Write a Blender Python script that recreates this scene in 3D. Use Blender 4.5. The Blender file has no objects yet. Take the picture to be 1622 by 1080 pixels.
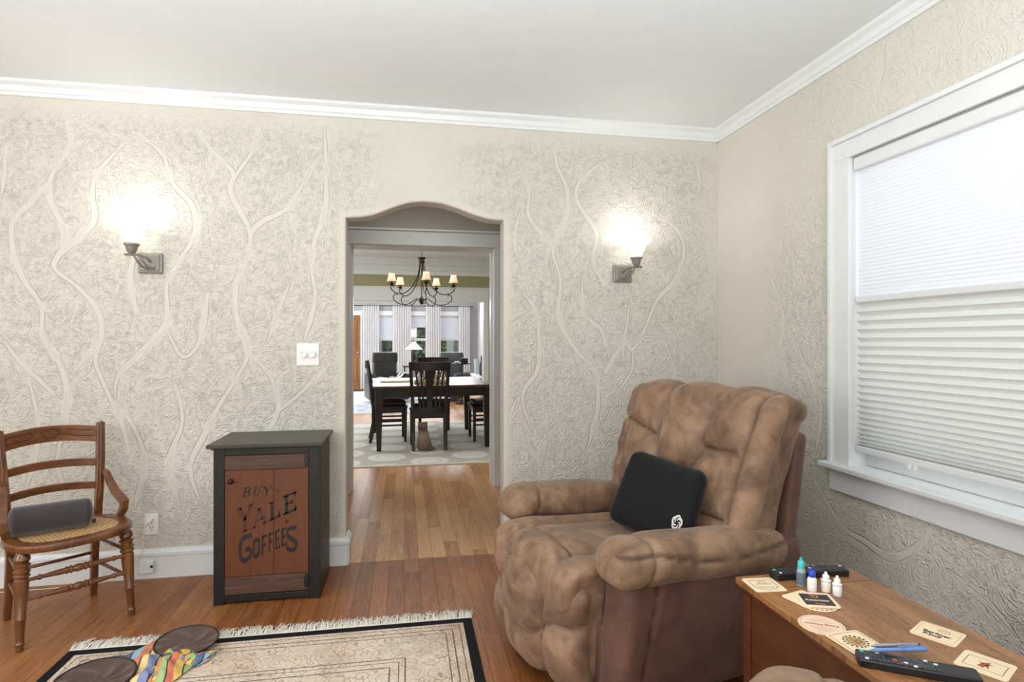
import bpy, bmesh, math, random
import numpy as np
from mathutils import Vector, Matrix
random.seed(7)
PI = math.pi
C = bpy.context.scene.collection
SC = bpy.context.scene

# ------------------------------------------------------------------ camera, world, lights, exposure
cam_d = bpy.data.cameras.new('camera'); cam = bpy.data.objects.new('camera', cam_d); C.objects.link(cam)
cam.location = (0, 0, 1.289)
cam.rotation_euler = (PI/2, 0, -math.radians(10.42))
cam_d.sensor_width = 36; cam_d.lens = 36*928/1622; cam_d.clip_start = .02; cam_d.clip_end = 200
SC.camera = cam
SC.view_settings.view_transform = 'Standard'; SC.view_settings.look = 'None'
SC.view_settings.gamma = 1; SC.view_settings.use_curve_mapping = False
SC.view_settings.exposure = 0.0
w = bpy.data.worlds.new('world'); SC.world = w; w.use_nodes = True
bg = w.node_tree.nodes['Background']; bg.inputs[0].default_value = (.86, .93, 1, 1); bg.inputs[1].default_value = 1.15

def area(name, loc, rot, sx, sy, power, col=(1,1,1), spread=180):
    l = bpy.data.lights.new(name, 'AREA'); l.shape = 'RECTANGLE'; l.size = sx; l.size_y = sy
    l.energy = power; l.color = col; l.spread = math.radians(spread)
    o = bpy.data.objects.new(name, l); C.objects.link(o); o.location = loc; o.rotation_euler = rot
    return o
def point(name, loc, power, col=(1,1,1), r=.03, parent=None):
    l = bpy.data.lights.new(name, 'POINT'); l.energy = power; l.color = col; l.shadow_soft_size = r
    o = bpy.data.objects.new(name, l); C.objects.link(o); o.location = loc
    if parent: o.parent = parent
    return o
def lookrot(d): return Vector(d).to_track_quat('-Z', 'Y').to_euler()
# added fill lamps behind and left of the camera, one aimed upward
area('rear_fill_light', (-.6, -1.5, 1.55), lookrot((.05, 1, -.05)), 3.2, 1.6, 56, (.98, .99, 1))  # soft lamp added behind the camera; the rear wall has no window
area('left_fill_light', (-3.3, 1.3, 1.6), lookrot((1, .25, -.05)), 2.2, 1.5, 72, (.98, .99, 1))  # lamp added to rake across the wall relief; the left wall is solid
area('upward_fill_light', (-.3, .2, 1.75), lookrot((.05, .25, 1)), 2.6, 2.0, 84, (.90, .97, 1))  # unseen lamp added to brighten the ceiling
area('right_window_light', (2.5, 1.75, 1.7), lookrot((-1, 0, -.2)), 1.3, 1.6, 12, (.95, .98, 1))
area('hall_fill_light', (.1, 4.35, 2.6), lookrot((0, 0, -1)), .6, .6, 5, (1, .96, .9))  # added fill for the hall, no fixture there
area('dining_side_fill', (-2.9, 7.6, 1.6), lookrot((1, 0, -.1)), 2.6, 1.5, 105, (.97, .98, 1))  # added side fill for the dining room; its left wall has no window
area('dining_overhead_fill', (.2, 7.7, 2.62), lookrot((0, 0, -1)), 1.6, 1.6, 22, (1, .98, .95))  # added overhead fill on top of the chandelier's own bulbs
area('living_front_light', (.3, 15.6, 2.3), lookrot((0, -1, -.45)), 3.0, .5, 100, (.95, .98, 1))
area('living_side_light', (-3.4, 13, 1.7), lookrot((1, 0, -.1)), 3, 1.5, 170, (.97, .98, 1))

# ------------------------------------------------------------------ helpers
def lin(c):
    return tuple(((v/255)/12.92 if v/255 <= .04045 else ((v/255+.055)/1.055)**2.4) for v in c)
def tag(o, label=None, cat=None, group=None, kind=None):
    if label: o['label'] = label
    if cat: o['category'] = cat
    if group: o['group'] = group
    if kind: o['kind'] = kind
    return o
def thing(name, loc, rz, label, cat, group=None):
    o = bpy.data.objects.new(name, None); C.objects.link(o); o.location = loc; o.rotation_euler = (0, 0, rz)
    o.empty_display_size = .05
    return tag(o, label, cat, group)
def kids(o): return [c for c in bpy.data.objects if c.parent == o]
def copy_tree(o, parent=None):
    c = o.copy(); C.objects.link(c); c.parent = parent
    for ch in kids(o): copy_tree(ch, c)
    return c

class MB:
    def __init__(s): s.v = []; s.f = []; s.att = []
    def add(s, vs, fs):
        b = len(s.v); s.v += [tuple(map(float, p)) for p in vs]; s.f += [tuple(i+b for i in f) for f in fs]; return s
    def box(s, c, d, rot=None):
        x, y, z = (k/2 for k in d); P = [Vector((sx*x, sy*y, sz*z)) for sz in (-1, 1) for sy in (-1, 1) for sx in (-1, 1)]
        if rot is not None:
            R = rot if isinstance(rot, Matrix) else Matrix.Rotation(rot, 3, 'Z'); P = [R @ p for p in P]
        c = Vector(c)
        return s.add([p+c for p in P], [(0,2,3,1),(4,5,7,6),(0,1,5,4),(2,6,7,3),(0,4,6,2),(1,3,7,5)])
    def bx(s, x0, x1, y0, y1, z0, z1): return s.box(((x0+x1)/2, (y0+y1)/2, (z0+z1)/2), (x1-x0, y1-y0, z1-z0))
    def tube(s, pts, r, n=10, flat=1.0, up=None, caps=True):
        pts = [Vector(p) for p in pts]; m = len(pts); rs = r if isinstance(r, (list, tuple)) else [r]*m
        T = [(pts[min(i+1, m-1)]-pts[max(i-1, 0)]).normalized() for i in range(m)]
        u = Vector(up) if up else (Vector((0, 0, 1)) if abs(T[0].z) < .9 else Vector((1, 0, 0)))
        vs = []
        for i in range(m):
            a = (u - T[i]*u.dot(T[i]))
            if a.length < 1e-6: a = T[i].orthogonal()
            a.normalize(); b = T[i].cross(a); u = a if up is None else u
            for k in range(n):
                t = 2*PI*k/n; vs.append(pts[i] + a*(math.cos(t)*rs[i]*flat) + b*(math.sin(t)*rs[i]))
        fs = [(i*n+k, i*n+(k+1) % n, (i+1)*n+(k+1) % n, (i+1)*n+k) for i in range(m-1) for k in range(n)]
        if caps: fs += [tuple(range(n))[::-1], tuple((m-1)*n+k for k in range(n))]
        return s.add(vs, fs)
    def bar(s, pts, wd, th, side):          # rectangular section bar along pts; wd along 'side', th across
        pts = [Vector(p) for p in pts]; m = len(pts); sd = Vector(side).normalized(); vs = []
        ws = wd if isinstance(wd, (list, tuple)) else [wd]*m
        ts = th if isinstance(th, (list, tuple)) else [th]*m
        for i in range(m):
            T = (pts[min(i+1, m-1)]-pts[max(i-1, 0)]).normalized(); a = (sd-T*sd.dot(T)).normalized(); b = T.cross(a)
            for (p, q) in ((-1, -1), (1, -1), (1, 1), (-1, 1)): vs.append(pts[i]+a*p*ws[i]/2+b*q*ts[i]/2)
        fs = [(i*4+k, i*4+(k+1) % 4, (i+1)*4+(k+1) % 4, (i+1)*4+k) for i in range(m-1) for k in range(4)]
        fs += [(3, 2, 1, 0), tuple((m-1)*4+k for k in range(4))]
        return s.add(vs, fs)
    def lathe(s, prof, c=(0, 0, 0), n=24, a=None, b=None, axis=None, sx=1, sy=1):
        c = Vector(c); A = Vector(axis).normalized() if axis else Vector((0, 0, 1))
        U = Vector((1, 0, 0)) if abs(A.x) < .9 else Vector((0, 1, 0)); U = (U-A*U.dot(A)).normalized(); V = A.cross(U)
        vs = [c+A*z+U*(math.cos(2*PI*k/n)*r*sx)+V*(math.sin(2*PI*k/n)*r*sy) for r, z in prof for k in range(n)]
        m = len(prof)
        fs = [(i*n+k, i*n+(k+1) % n, (i+1)*n+(k+1) % n, (i+1)*n+k) for i in range(m-1) for k in range(n)]
        if prof[0][0] > 1e-5: fs.append(tuple(range(n))[::-1])
        if prof[-1][0] > 1e-5: fs.append(tuple((m-1)*n+k for k in range(n)))
        return s.add(vs, fs)
    def prism(s, poly, z0, z1, M=None):
        n = len(poly); P = [Vector((x, y, z0)) for x, y in poly]+[Vector((x, y, z1)) for x, y in poly]
        if M is not None: P = [M @ p for p in P]
        return s.add(P, [tuple(range(n))[::-1], tuple(range(n, 2*n))]+[(i, (i+1) % n, n+(i+1) % n, n+i) for i in range(n)])
    def grid(s, P, cu=False, cv=False):     # P array nu x nv x 3
        nu, nv = P.shape[:2]; vs = [tuple(p) for p in P.reshape(-1, 3)]
        fs = [(i*nv+j, ((i+1) % nu)*nv+j, ((i+1) % nu)*nv+(j+1) % nv, i*nv+(j+1) % nv) for i in range(nu if cu else nu-1) for j in range(nv if cv else nv-1)]
        return s.add(vs, fs)
    def build(s, name, m, parent=None, smooth=False, bev=0, seg=2, sub=0, weld=0, solid=0, label=None):
        me = bpy.data.meshes.new(name); me.from_pydata(s.v, [], s.f); me.update()
        if s.att:
            at = me.attributes.new('seam', 'FLOAT', 'POINT'); at.data.foreach_set('value', np.array(s.att, dtype=np.float32))
        bm = bmesh.new(); bm.from_mesh(me)
        if weld: bmesh.ops.remove_doubles(bm, verts=bm.verts, dist=weld)
        bmesh.ops.recalc_face_normals(bm, faces=bm.faces)
        for f in bm.faces: f.smooth = bool(smooth)
        bm.to_mesh(me); bm.free()
        if m: me.materials.append(m)
        o = bpy.data.objects.new(name, me); C.objects.link(o)
        if parent: o.parent = parent
        if solid: md = o.modifiers.new('s', 'SOLIDIFY'); md.thickness = solid; md.offset = 0
        if bev:
            md = o.modifiers.new('b', 'BEVEL'); md.width = bev; md.segments = seg; md.limit_method = 'ANGLE'; md.angle_limit = .6
        if sub: md = o.modifiers.new('u', 'SUBSURF'); md.levels = sub; md.render_levels = sub
        if smooth == 'auto':
            try: me.set_sharp_from_angle(angle=math.radians(35))
            except Exception: pass
        if label: o['label'] = label
        return o

def sn(P, f, seed=0, k=4):                  # cheap smooth noise on point arrays, about -1..1
    rng = np.random.RandomState(seed); r = np.zeros(len(P))
    for i in range(k*3):
        d = rng.normal(size=P.shape[1]); d /= np.linalg.norm(d); r += np.sin(P @ d*f*(.6+.8*rng.rand())+rng.rand()*7)
    return r/(k*1.7)
def pdist(X, Y, pl):                        # distance to a polyline and the length along it
    D = np.full(len(X), 9.); S = np.zeros(len(X)); acc = 0
    for (a, b), (c, d) in zip(pl[:-1], pl[1:]):
        ux, uy = c-a, d-b; L = max(ux*ux+uy*uy, 1e-9); t = np.clip(((X-a)*ux+(Y-b)*uy)/L, 0, 1)
        e = np.hypot(X-a-t*ux, Y-b-t*uy); m = e < D; D[m] = e[m]; S[m] = (acc+t*math.sqrt(L))[m]; acc += math.sqrt(L)
    return D, S
def puff(X, Y, lines, A=.02, wd=.03, wr=.004, fr=70, seed=1):   # quilted relief: valleys along seams, gathers beside them
    h = np.zeros(len(X)); D = np.full(len(X), 9.); S = np.zeros(len(X)); 
    for i, pl in enumerate(lines):
        d, s = pdist(X, Y, pl); m = d < D; D[m] = d[m]; S[m] = s[m]+i*3.3
    h = A*(1-np.exp(-D/wd))
    g = sn(np.stack([S*1.0, D*.25], 1), fr, seed)
    return h + wr*g*np.exp(-((D-.03)/.03)**2)
def rbox(mb, size, r, step, h=None, deform=None, c=(0, 0, 0), seam=None):
    hx, hy, hz = (k/2 for k in size); hs = np.array([hx, hy, hz]); start = len(mb.v)
    for ax in range(3):
        o1, o2 = [i for i in range(3) if i != ax]
        n1 = max(4, int(size[o1]/step)); n2 = max(4, int(size[o2]/step))
        def warp(n, half):
            t = np.linspace(-1, 1, n+1); return half*np.sin(t*PI/2*.92)/math.sin(PI/2*.92)
        g1 = warp(n1, hs[o1]); g2 = warp(n2, hs[o2])
        for sg in (-1, 1):
            G1, G2 = np.meshgrid(g1, g2, indexing='ij'); P = np.zeros((n1+1, n2+1, 3)); P[..., o1] = G1; P[..., o2] = G2; P[..., ax] = sg*hs[ax]
            Q = P.reshape(-1, 3); inn = np.clip(Q, -(hs-r), hs-r); D = Q-inn; D /= np.linalg.norm(D, axis=1, keepdims=True)+1e-12
            Q = inn+D*r
            if seam is not None: mb.att += list(seam(Q, D))
            if h is not None: Q = Q+D*h(Q, D)[:, None]
            if deform is not None: Q = deform(Q)
            mb.grid((Q+np.array(c)).reshape(n1+1, n2+1, 3))
    return mb
def multi(name, m, parent, boxes, **kw):    # one object per box (x0, x1, y0, y1, z0, z1)
    return [MB().bx(*b).build(name, m, parent, **kw) for b in boxes]
def smooth_line(P, k=5):
    out = []
    for i in range(len(P)-1):
        p0, p1, p2, p3 = [np.array(P[min(max(j, 0), len(P)-1)], float) for j in (i-1, i, i+1, i+2)]
        for j in range(k):
            t = j/k; out.append(tuple(.5*((2*p1)+(-p0+p2)*t+(2*p0-5*p1+4*p2-p3)*t*t+(-p0+3*p1-3*p2+p3)*t**3)))
    return out+[tuple(P[-1])]
def roty(Q, a, piv=(0, 0, 0)):
    c, s = math.cos(a), math.sin(a); Q = Q-np.array(piv); x = Q[:, 0]*c+Q[:, 2]*s; z = -Q[:, 0]*s+Q[:, 2]*c
    return np.stack([x, Q[:, 1], z], 1)+np.array(piv)

# ---- flat lettering and line art: ribbons in the plane, mapped by fn(x,y)->Vector
def ribbon(mb, pts, wd, fn, th=0):
    n = len(pts); P = [Vector((p[0], p[1])) for p in pts]; ws = wd if isinstance(wd, (list, tuple)) else [wd]*n
    L = []; R = []
    for i in range(n):
        d = P[min(i+1, n-1)]-P[max(i-1, 0)]
        if d.length < 1e-9: d = Vector((1, 0))
        d.normalize(); q = Vector((-d.y, d.x)); L.append(P[i]+q*ws[i]/2); R.append(P[i]-q*ws[i]/2)
    vs = [fn(a.x, a.y) for a in L]+[fn(a.x, a.y) for a in R]
    mb.add(vs, [(i, i+1, n+i+1, n+i) for i in range(n-1)])
def arc(cx, cy, rx, ry, a0, a1, n=14):
    return [(cx+rx*math.cos(math.radians(a0+(a1-a0)*i/n)), cy+ry*math.sin(math.radians(a0+(a1-a0)*i/n))) for i in range(n+1)]
def text_mesh(name, s, size, m, parent, M, bold=0, shear=0, align='CENTER'):
    cu = bpy.data.curves.new(name, 'FONT'); cu.body = s; cu.size = size; cu.align_x = align; cu.align_y = 'CENTER'; cu.offset = bold; cu.shear = shear; cu.resolution_u = 3
    t = bpy.data.objects.new(name+'_tmp', cu); C.objects.link(t); bpy.context.view_layer.update()
    me = bpy.data.meshes.new_from_object(t.evaluated_get(bpy.context.evaluated_depsgraph_get())); bpy.data.objects.remove(t)
    me.transform(M); me.materials.clear(); me.materials.append(m)
    o = bpy.data.objects.new(name, me); C.objects.link(o); o.parent = parent
    return o

# ------------------------------------------------------------------ materials
class NT:
    def __init__(s, name, **kw):
        s.m = bpy.data.materials.new(name); s.m.use_nodes = True; s.t = s.m.node_tree; s.b = s.t.nodes['Principled BSDF']
        for k, v in kw.items(): s.set(s.b, k, v)
    def set(s, nd, k, v):
        i = nd.inputs[k.replace('_', ' ') if isinstance(k, str) and k.replace('_', ' ') in nd.inputs else k]
        if isinstance(v, bpy.types.NodeSocket): s.t.links.new(v, i)
        elif isinstance(v, tuple) and len(v) == 3 and i.type == 'RGBA': i.default_value = (*v, 1)
        else: i.default_value = v
    def n(s, typ, ins={}, **props):
        nd = s.t.nodes.new('ShaderNode'+typ)
        for k, v in props.items(): setattr(nd, k, v)
        for k, v in ins.items(): s.set(nd, k, v)
        return nd
    def math(s, op, a, b=0.0, c=None):
        ins = {0: a, 1: b}
        if c is not None: ins[2] = c
        return s.n('Math', ins, operation=op).outputs[0]
    def coord(s, kind='Object', scale=(1, 1, 1)):
        if kind == 'Position': o = s.n('NewGeometry').outputs['Position']
        else: o = s.n('TexCoord').outputs[kind]
        return s.n('Mapping', {'Vector': o, 'Scale': scale}).outputs[0] if scale != (1, 1, 1) else o
    def noise(s, vec, scale=5, detail=4, rough=.5, dist=0):
        return s.n('TexNoise', {'Vector': vec, 'Scale': scale, 'Detail': detail, 'Roughness': rough, 'Distortion': dist}).outputs[0]
    def ramp(s, fac, stops, interp='LINEAR'):
        r = s.n('ValToRGB', {'Fac': fac}); e = r.color_ramp; e.interpolation = interp
        while len(e.elements) < len(stops): e.elements.new(.5)
        for el, (p, c) in zip(e.elements, stops): el.position = p; el.color = (*c, 1) if len(c) == 3 else c
        return r.outputs[0]
    def mix(s, f, a, b, mode='MIX'):
        nd = s.n('Mix', {}, data_type='RGBA', blend_type=mode); s.set(nd, 0, f); s.set(nd, 6, a if not isinstance(a, tuple) or len(a) == 4 else (*a, 1)); s.set(nd, 7, b if not isinstance(b, tuple) or len(b) == 4 else (*b, 1))
        return nd.outputs[2]
    def bump(s, h, strength=.3, dist=.01, normal=None):
        ins = {'Height': h, 'Strength': strength, 'Distance': dist}
        if normal is not None: ins['Normal'] = normal
        o = s.n('Bump', ins).outputs[0]; s.set(s.b, 'Normal', o); return o
    def sep(s, v):
        nd = s.n('SeparateXYZ', {0: v}); return nd.outputs
    def comb(s, x, y, z=0.0): return s.n('CombineXYZ', {0: x, 1: y, 2: z}).outputs[0]

def plain(name, col, rough=.5, metal=0, var=.06, bs=0, bscale=60, spec=.5, **kw):
    t = NT(name, Roughness=rough, Metallic=metal); c = lin(col); t.set(t.b, 'Specular IOR Level', spec)
    v = t.coord(); nz = t.noise(v, 9, 3)
    lo = tuple(k*(1-var) for k in c); hi = tuple(min(1, k*(1+var)) for k in c)
    t.set(t.b, 'Base Color', t.ramp(nz, [(.3, lo), (.7, hi)]))
    if bs: t.bump(t.noise(v, bscale, 4), bs, .004)
    for k, x in kw.items(): t.set(t.b, k, x)
    return t.m
def wood(name, dark, light, rough=.35, scale=(3, 40, 40), band=4, bs=.08, coat=0, wear=0):
    t = NT(name, Roughness=rough); v = t.coord('Object', scale)
    n1 = t.noise(v, 1.5, 6, .6, .6); n2 = t.noise(t.coord('Object', tuple(k*3 for k in scale)), 3, 3)
    f = t.math('ADD', t.math('MULTIPLY', n1, .75), t.math('MULTIPLY', n2, .25))
    t.set(t.b, 'Base Color', t.ramp(f, [(.3, lin(dark)), (.55, tuple((a+b)/2 for a, b in zip(lin(dark), lin(light)))), (.72, lin(light))]))
    t.bump(n2, bs, .002); t.set(t.b, 'Coat Weight', coat); t.set(t.b, 'Coat Roughness', .2)
    return t.m
def fabric(name, col, rough=.9, weave=900, bs=.15, sheen=.3, var=.1):
    t = NT(name, Roughness=rough); v = t.coord(); c = lin(col)
    t.set(t.b, 'Base Color', t.ramp(t.noise(v, 7, 4), [(.3, tuple(k*(1-var) for k in c)), (.7, tuple(min(1, k*(1+var)) for k in c))]))
    t.set(t.b, 'Sheen Weight', sheen); t.bump(t.noise(v, weave, 2), bs, .001); t.set(t.b, 'Specular IOR Level', .2)
    return t.m
def glow(name, col, strength, base=None):
    t = NT(name, Roughness=.4); t.set(t.b, 'Base Color', lin(base or col)); t.set(t.b, 'Emission Color', lin(col)); t.set(t.b, 'Emission Strength', strength); return t.m

def plaster(name):
    t = NT(name, Roughness=.6); t.set(t.b, 'Specular IOR Level', .3)
    P = t.coord('Position'); vd = t.n('Attribute', attribute_name='vine').outputs['Fac']
    pat = t.n('Attribute', attribute_name='patch').outputs['Fac']
    wob = t.n('TexNoise', {'Vector': P, 'Scale': 7.0, 'Detail': 3.0}).outputs[1]
    Pd = t.n('VectorMath', {0: P, 1: t.n('VectorMath', {0: wob, 'Scale': .10}, operation='SCALE').outputs[0]}, operation='ADD').outputs[0]
    hs = []
    for sc, fr, amp, gs in ((8.0, 440., 1.0, 23.), (13.0, 560., .85, 31.)):
        vo = t.n('TexVoronoi', {'Vector': Pd, 'Scale': sc})
        off = t.n('VectorMath', {0: t.n('VectorMath', {0: vo.outputs['Color'], 1: (.5, .5, .5)}, operation='SUBTRACT').outputs[0], 'Scale': .9/sc}, operation='SCALE').outputs[0]
        ctr = t.n('VectorMath', {0: vo.outputs['Position'], 1: off}, operation='ADD').outputs[0]
        d = t.n('VectorMath', {0: Pd, 1: ctr}, operation='DISTANCE').outputs['Value']
        ph = t.math('ADD', t.math('MULTIPLY', d, fr), t.math('MULTIPLY', t.noise(P, gs, 2), 7.0))
        ring = t.math('SINE', ph)
        gate = t.n('MapRange', {'Value': t.noise(P, gs*1.3, 3, .6), 'From Min': .46, 'From Max': .55}).outputs[0]
        hs.append(t.math('MULTIPLY', t.math('MULTIPLY', ring, gate), amp))
    h = t.math('MAXIMUM', hs[0], hs[1])
    fine = t.math('MULTIPLY', t.math('SUBTRACT', t.noise(P, 60, 3, .6, .8), .5), 1.6)
    h = t.math('ADD', h, fine)
    out = t.n('MapRange', {'Value': vd, 'From Min': .014, 'From Max': .024}).outputs[0]
    h = t.math('MULTIPLY', h, t.math('MULTIPLY', out, pat))
    g1 = t.math('DIVIDE', t.math('SUBTRACT', vd, .0155), .0026)
    groove = t.math('POWER', 2.718, t.math('MULTIPLY', t.math('MULTIPLY', g1, g1), -1.0))
    gm = t.n('MapRange', {'Value': t.noise(P, 6, 2), 'From Min': .4, 'From Max': .52}).outputs[0]
    h = t.math('SUBTRACT', h, t.math('MULTIPLY', t.math('MULTIPLY', groove, gm), t.math('MULTIPLY', t.math('ADD', pat, .35), .95)))
    g2 = t.math('DIVIDE', t.math('SUBTRACT', vd, .006), .002)
    h = t.math('SUBTRACT', h, t.math('MULTIPLY', t.math('MULTIPLY', t.math('POWER', 2.718, t.math('MULTIPLY', t.math('MULTIPLY', g2, g2), -1.0)), t.math('SUBTRACT', 1.0, gm)), .5))
    t.bump(h, .8, .0040)
    t.set(t.b, 'Base Color', t.ramp(t.noise(P, 1.6, 3), [(.3, lin((206, 201, 189))), (.7, lin((213, 208, 197)))]))
    return t.m

def floorwood(name, dark, mid, light, width=.083, length=1.0, rough=.33, vary=.42):
    t = NT(name, Roughness=rough); P = t.coord('Position'); x, y, z = t.sep(P)
    r = t.math('DIVIDE', x, width); row = t.math('FLOOR', r); fr = t.math('FRACT', r)
    rn = t.n('TexWhiteNoise', {'W': row}, noise_dimensions='1D').outputs[0]
    q = t.math('ADD', t.math('DIVIDE', y, length), t.math('MULTIPLY', rn, 7.3)); col = t.math('FLOOR', q); fq = t.math('FRACT', q)
    idn = t.n('TexWhiteNoise', {'Vector': t.comb(row, col, 3.3)}, noise_dimensions='3D').outputs[0]
    ex = t.math('MULTIPLY', t.math('MINIMUM', fr, t.math('SUBTRACT', 1.0, fr)), width)
    ey = t.math('MULTIPLY', t.math('MINIMUM', fq, t.math('SUBTRACT', 1.0, fq)), length)
    e = t.math('MINIMUM', ex, ey); gap = t.n('MapRange', {'Value': e, 'From Min': .0004, 'From Max': .0018}).outputs[0]
    gv = t.comb(t.math('ADD', t.math('MULTIPLY', x, 26.), t.math('MULTIPLY', idn, 40.)), t.math('ADD', t.math('MULTIPLY', y, 2.2), t.math('MULTIPLY', idn, 90.)), 0.0)
    g = t.noise(gv, 1.0, 4, .55, .35)
    rg = t.math('SINE', t.math('MULTIPLY', g, 46.))
    gg = t.math('ADD', t.math('MULTIPLY', rg, .07), t.math('ADD', t.math('MULTIPLY', g, .5), t.math('MULTIPLY_ADD', idn, vary, .21-vary/2)))
    big = t.noise(P, .9, 3)
    gg = t.math('ADD', gg, t.math('MULTIPLY', t.math('SUBTRACT', big, .5), .5))
    c = t.ramp(gg, [(.15, lin(dark)), (.48, lin(mid)), (.85, lin(light))])
    t.set(t.b, 'Base Color', t.mix(t.math('MULTIPLY_ADD', gap, .72, .28), (.012, .007, .004, 1), c))
    t.set(t.b, 'Roughness', t.math('ADD', rough, t.math('MULTIPLY', g, .12)))
    t.bump(t.math('ADD', gap, t.math('MULTIPLY', g, .12)), .35, .0015)
    t.set(t.b, 'Specular IOR Level', .3); t.set(t.b, 'Coat Weight', .08); t.set(t.b, 'Coat Roughness', .2)
    return t.m

def suede(name, col, dark):
    t = NT(name, Roughness=.62); v = t.coord(); c = lin(col); d = lin(dark)
    n1 = t.noise(v, 3.2, 5, .6, 1.5); n2 = t.noise(v, 14, 3, .6, .8)
    f = t.math('ADD', t.math('MULTIPLY', n1, .7), t.math('MULTIPLY', n2, .3))
    base = t.ramp(f, [(.36, d), (.5, tuple((a+b)/2 for a, b in zip(c, d))), (.62, c)])
    sm = t.n('Attribute', attribute_name='seam').outputs['Fac']
    t.set(t.b, 'Base Color', t.mix(sm, base, tuple(k*.22 for k in d)))
    t.set(t.b, 'Sheen Weight', .15); t.set(t.b, 'Sheen Roughness', .4); t.set(t.b, 'Specular IOR Level', .4)
    w1 = t.noise(v, 22, 3, .55, 1.8); t.bump(t.math('ADD', w1, t.math('MULTIPLY', t.noise(v, 240, 2), .15)), .3, .006)
    return t.m

M = {}
M['plaster'] = plaster('wall_plaster')
M['smooth_wall'] = plain('smooth_wall_paint', (211, 204, 190), .7, bs=.25, bscale=90, var=.02)
M['grey_wall'] = plain('grey_wall_paint', (176, 174, 176), .7, var=.02)
M['hall_wall'] = plain('warm_grey_wall_paint', (176, 170, 160), .7, var=.02)
M['green_wall'] = plain('green_wall_paint', (160, 158, 122), .7, var=.02)
M['ceiling'] = plain('ceiling_paint', (230, 234, 236), .8, var=.01)
M['white'] = plain('white_trim_paint', (224, 226, 226), .35, var=.02)
M['white_plastic'] = plain('white_plastic', (236, 235, 232), .3, var=.01)
M['slot'] = plain('dark_slot', (30, 28, 26), .6)
M['floor'] = floorwood('oak_floor_brown', (90, 50, 23), (140, 86, 46), (174, 120, 72), .083, 1.9, .35, .2)
M['hallfloor'] = floorwood('oak_floor_honey', (150, 100, 56), (198, 146, 94), (220, 174, 124), .083, .9)
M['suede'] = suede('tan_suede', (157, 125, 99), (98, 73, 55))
M['suede_side'] = suede('shaded_side_suede', (106, 74, 59), (76, 51, 41))  # mostly the panels' shade painted in: a darker, redder copy of the suede
M['black_cloth'] = fabric('black_cushion_cloth', (22, 22, 22), .8, 1500, .1, .1)
M['logo'] = plain('logo_print', (215, 215, 205), .6)
M['walnut'] = wood('walnut_chair_wood', (72, 38, 18), (140, 88, 50), .3, (14, 14, 3), coat=.3)
M['walnut2'] = wood('walnut_rail_wood', (78, 42, 22), (146, 94, 56), .32, (3, 24, 24), coat=.3)
M['cabinet'] = plain('black_green_paint', (20, 22, 20), .42, var=.15, bs=.1)
M['cabtop'] = wood('worn_dark_top', (44, 41, 36), (74, 70, 61), .4, (3, 40, 40))
M['cabside'] = wood('worn_black_side', (28, 24, 22), (66, 52, 44), .45, (20, 20, 2), bs=.3)
M['cabboard'] = wood('weathered_board', (52, 34, 26), (104, 72, 54), .6, (4, 30, 60), bs=.5)
M['cabpanel'] = wood('orange_brown_panel', (84, 42, 20), (108, 58, 28), .5, (24, 24, 1.5), bs=.05)
M['ink'] = plain('faded_black_paint', (28, 19, 16), .6, var=.3)
M['ink2'] = plain('faded_brown_paint', (78, 42, 28), .65, var=.35)
M['bronze'] = plain('dark_bronze', (48, 38, 32), .35, .7)
M['pewter'] = plain('grey_pewter', (140, 136, 128), .45, .35, bs=.08)
M['darkwood'] = wood('espresso_wood', (20, 12, 10), (44, 26, 21), .42, (14, 14, 3), coat=.05)
M['tabletop'] = wood('dining_table_top', (74, 40, 28), (120, 72, 54), .3, (3, 30, 30), coat=.05)
def t_teak():
    t = NT('teak_laminate_top', Roughness=.34); P = t.coord(); x, y, z = t.sep(P)
    v = t.comb(t.math('MULTIPLY', x, 9.), t.math('MULTIPLY', y, 1.3), 0.0); n = t.noise(v, 1.6, 3, .5, .5)
    rg = t.math('FRACT', t.math('MULTIPLY', n, 26.)); ln = t.math('POWER', rg, 5.0)
    fb = t.noise(t.comb(t.math('MULTIPLY', x, 260.), t.math('MULTIPLY', y, 9.), 0.0), 1.0, 3)
    f = t.math('SUBTRACT', t.math('ADD', t.math('MULTIPLY', n, .6), t.math('MULTIPLY', fb, .45)), t.math('MULTIPLY', ln, .22))
    t.set(t.b, 'Base Color', t.ramp(f, [(.22, lin((74, 44, 22))), (.45, lin((138, 92, 52))), (.66, lin((170, 120, 74)))]))
    t.set(t.b, 'Coat Weight', .1); return t.m
M['endtop'] = t_teak()
M['endside'] = wood('table_side_wood', (74, 40, 20), (104, 60, 32), .35, (3, 3, 12))
M['black_plastic'] = plain('black_plastic', (28, 28, 30), .35)
M['key'] = plain('grey_keys', (70, 72, 76), .4)
M['card'] = plain('coaster_card', (236, 214, 178), .8, var=.04)
M['card_pink'] = plain('coaster_card_pink', (232, 204, 178), .8, var=.05)
M['print_black'] = plain('print_black', (48, 42, 42), .6)
M['print_red'] = plain('print_red', (168, 84, 64), .7)
M['print_gold'] = plain('print_gold', (190, 148, 92), .6)
M['print_blue'] = plain('print_blue', (92, 112, 124), .7)
M['cream_leaf'] = plain('print_cream', (238, 226, 200), .7)
M['teal'] = plain('teal_plastic', (62, 190, 190), .3)
M['blue'] = plain('blue_plastic', (34, 66, 188), .3)
M['penblue'] = plain('pen_blue', (112, 146, 208), .3)
M['silver'] = plain('pen_silver', (176, 176, 188), .25, .6)
M['curtain'] = None
M['darkleather'] = plain('charcoal_leather', (66, 66, 68), .45, var=.15, bs=.1)
M['oakdoor'] = wood('oak_front_door', (110, 66, 34), (190, 128, 72), .4, (18, 18, 1.4), bs=.2)
M['bolster'] = fabric('charcoal_cloth', (60, 54, 56), .9, 1200, .15, .35, .06)
M['pad'] = plain('dark_seat_pad', (58, 40, 34), .6, var=.2)
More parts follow.
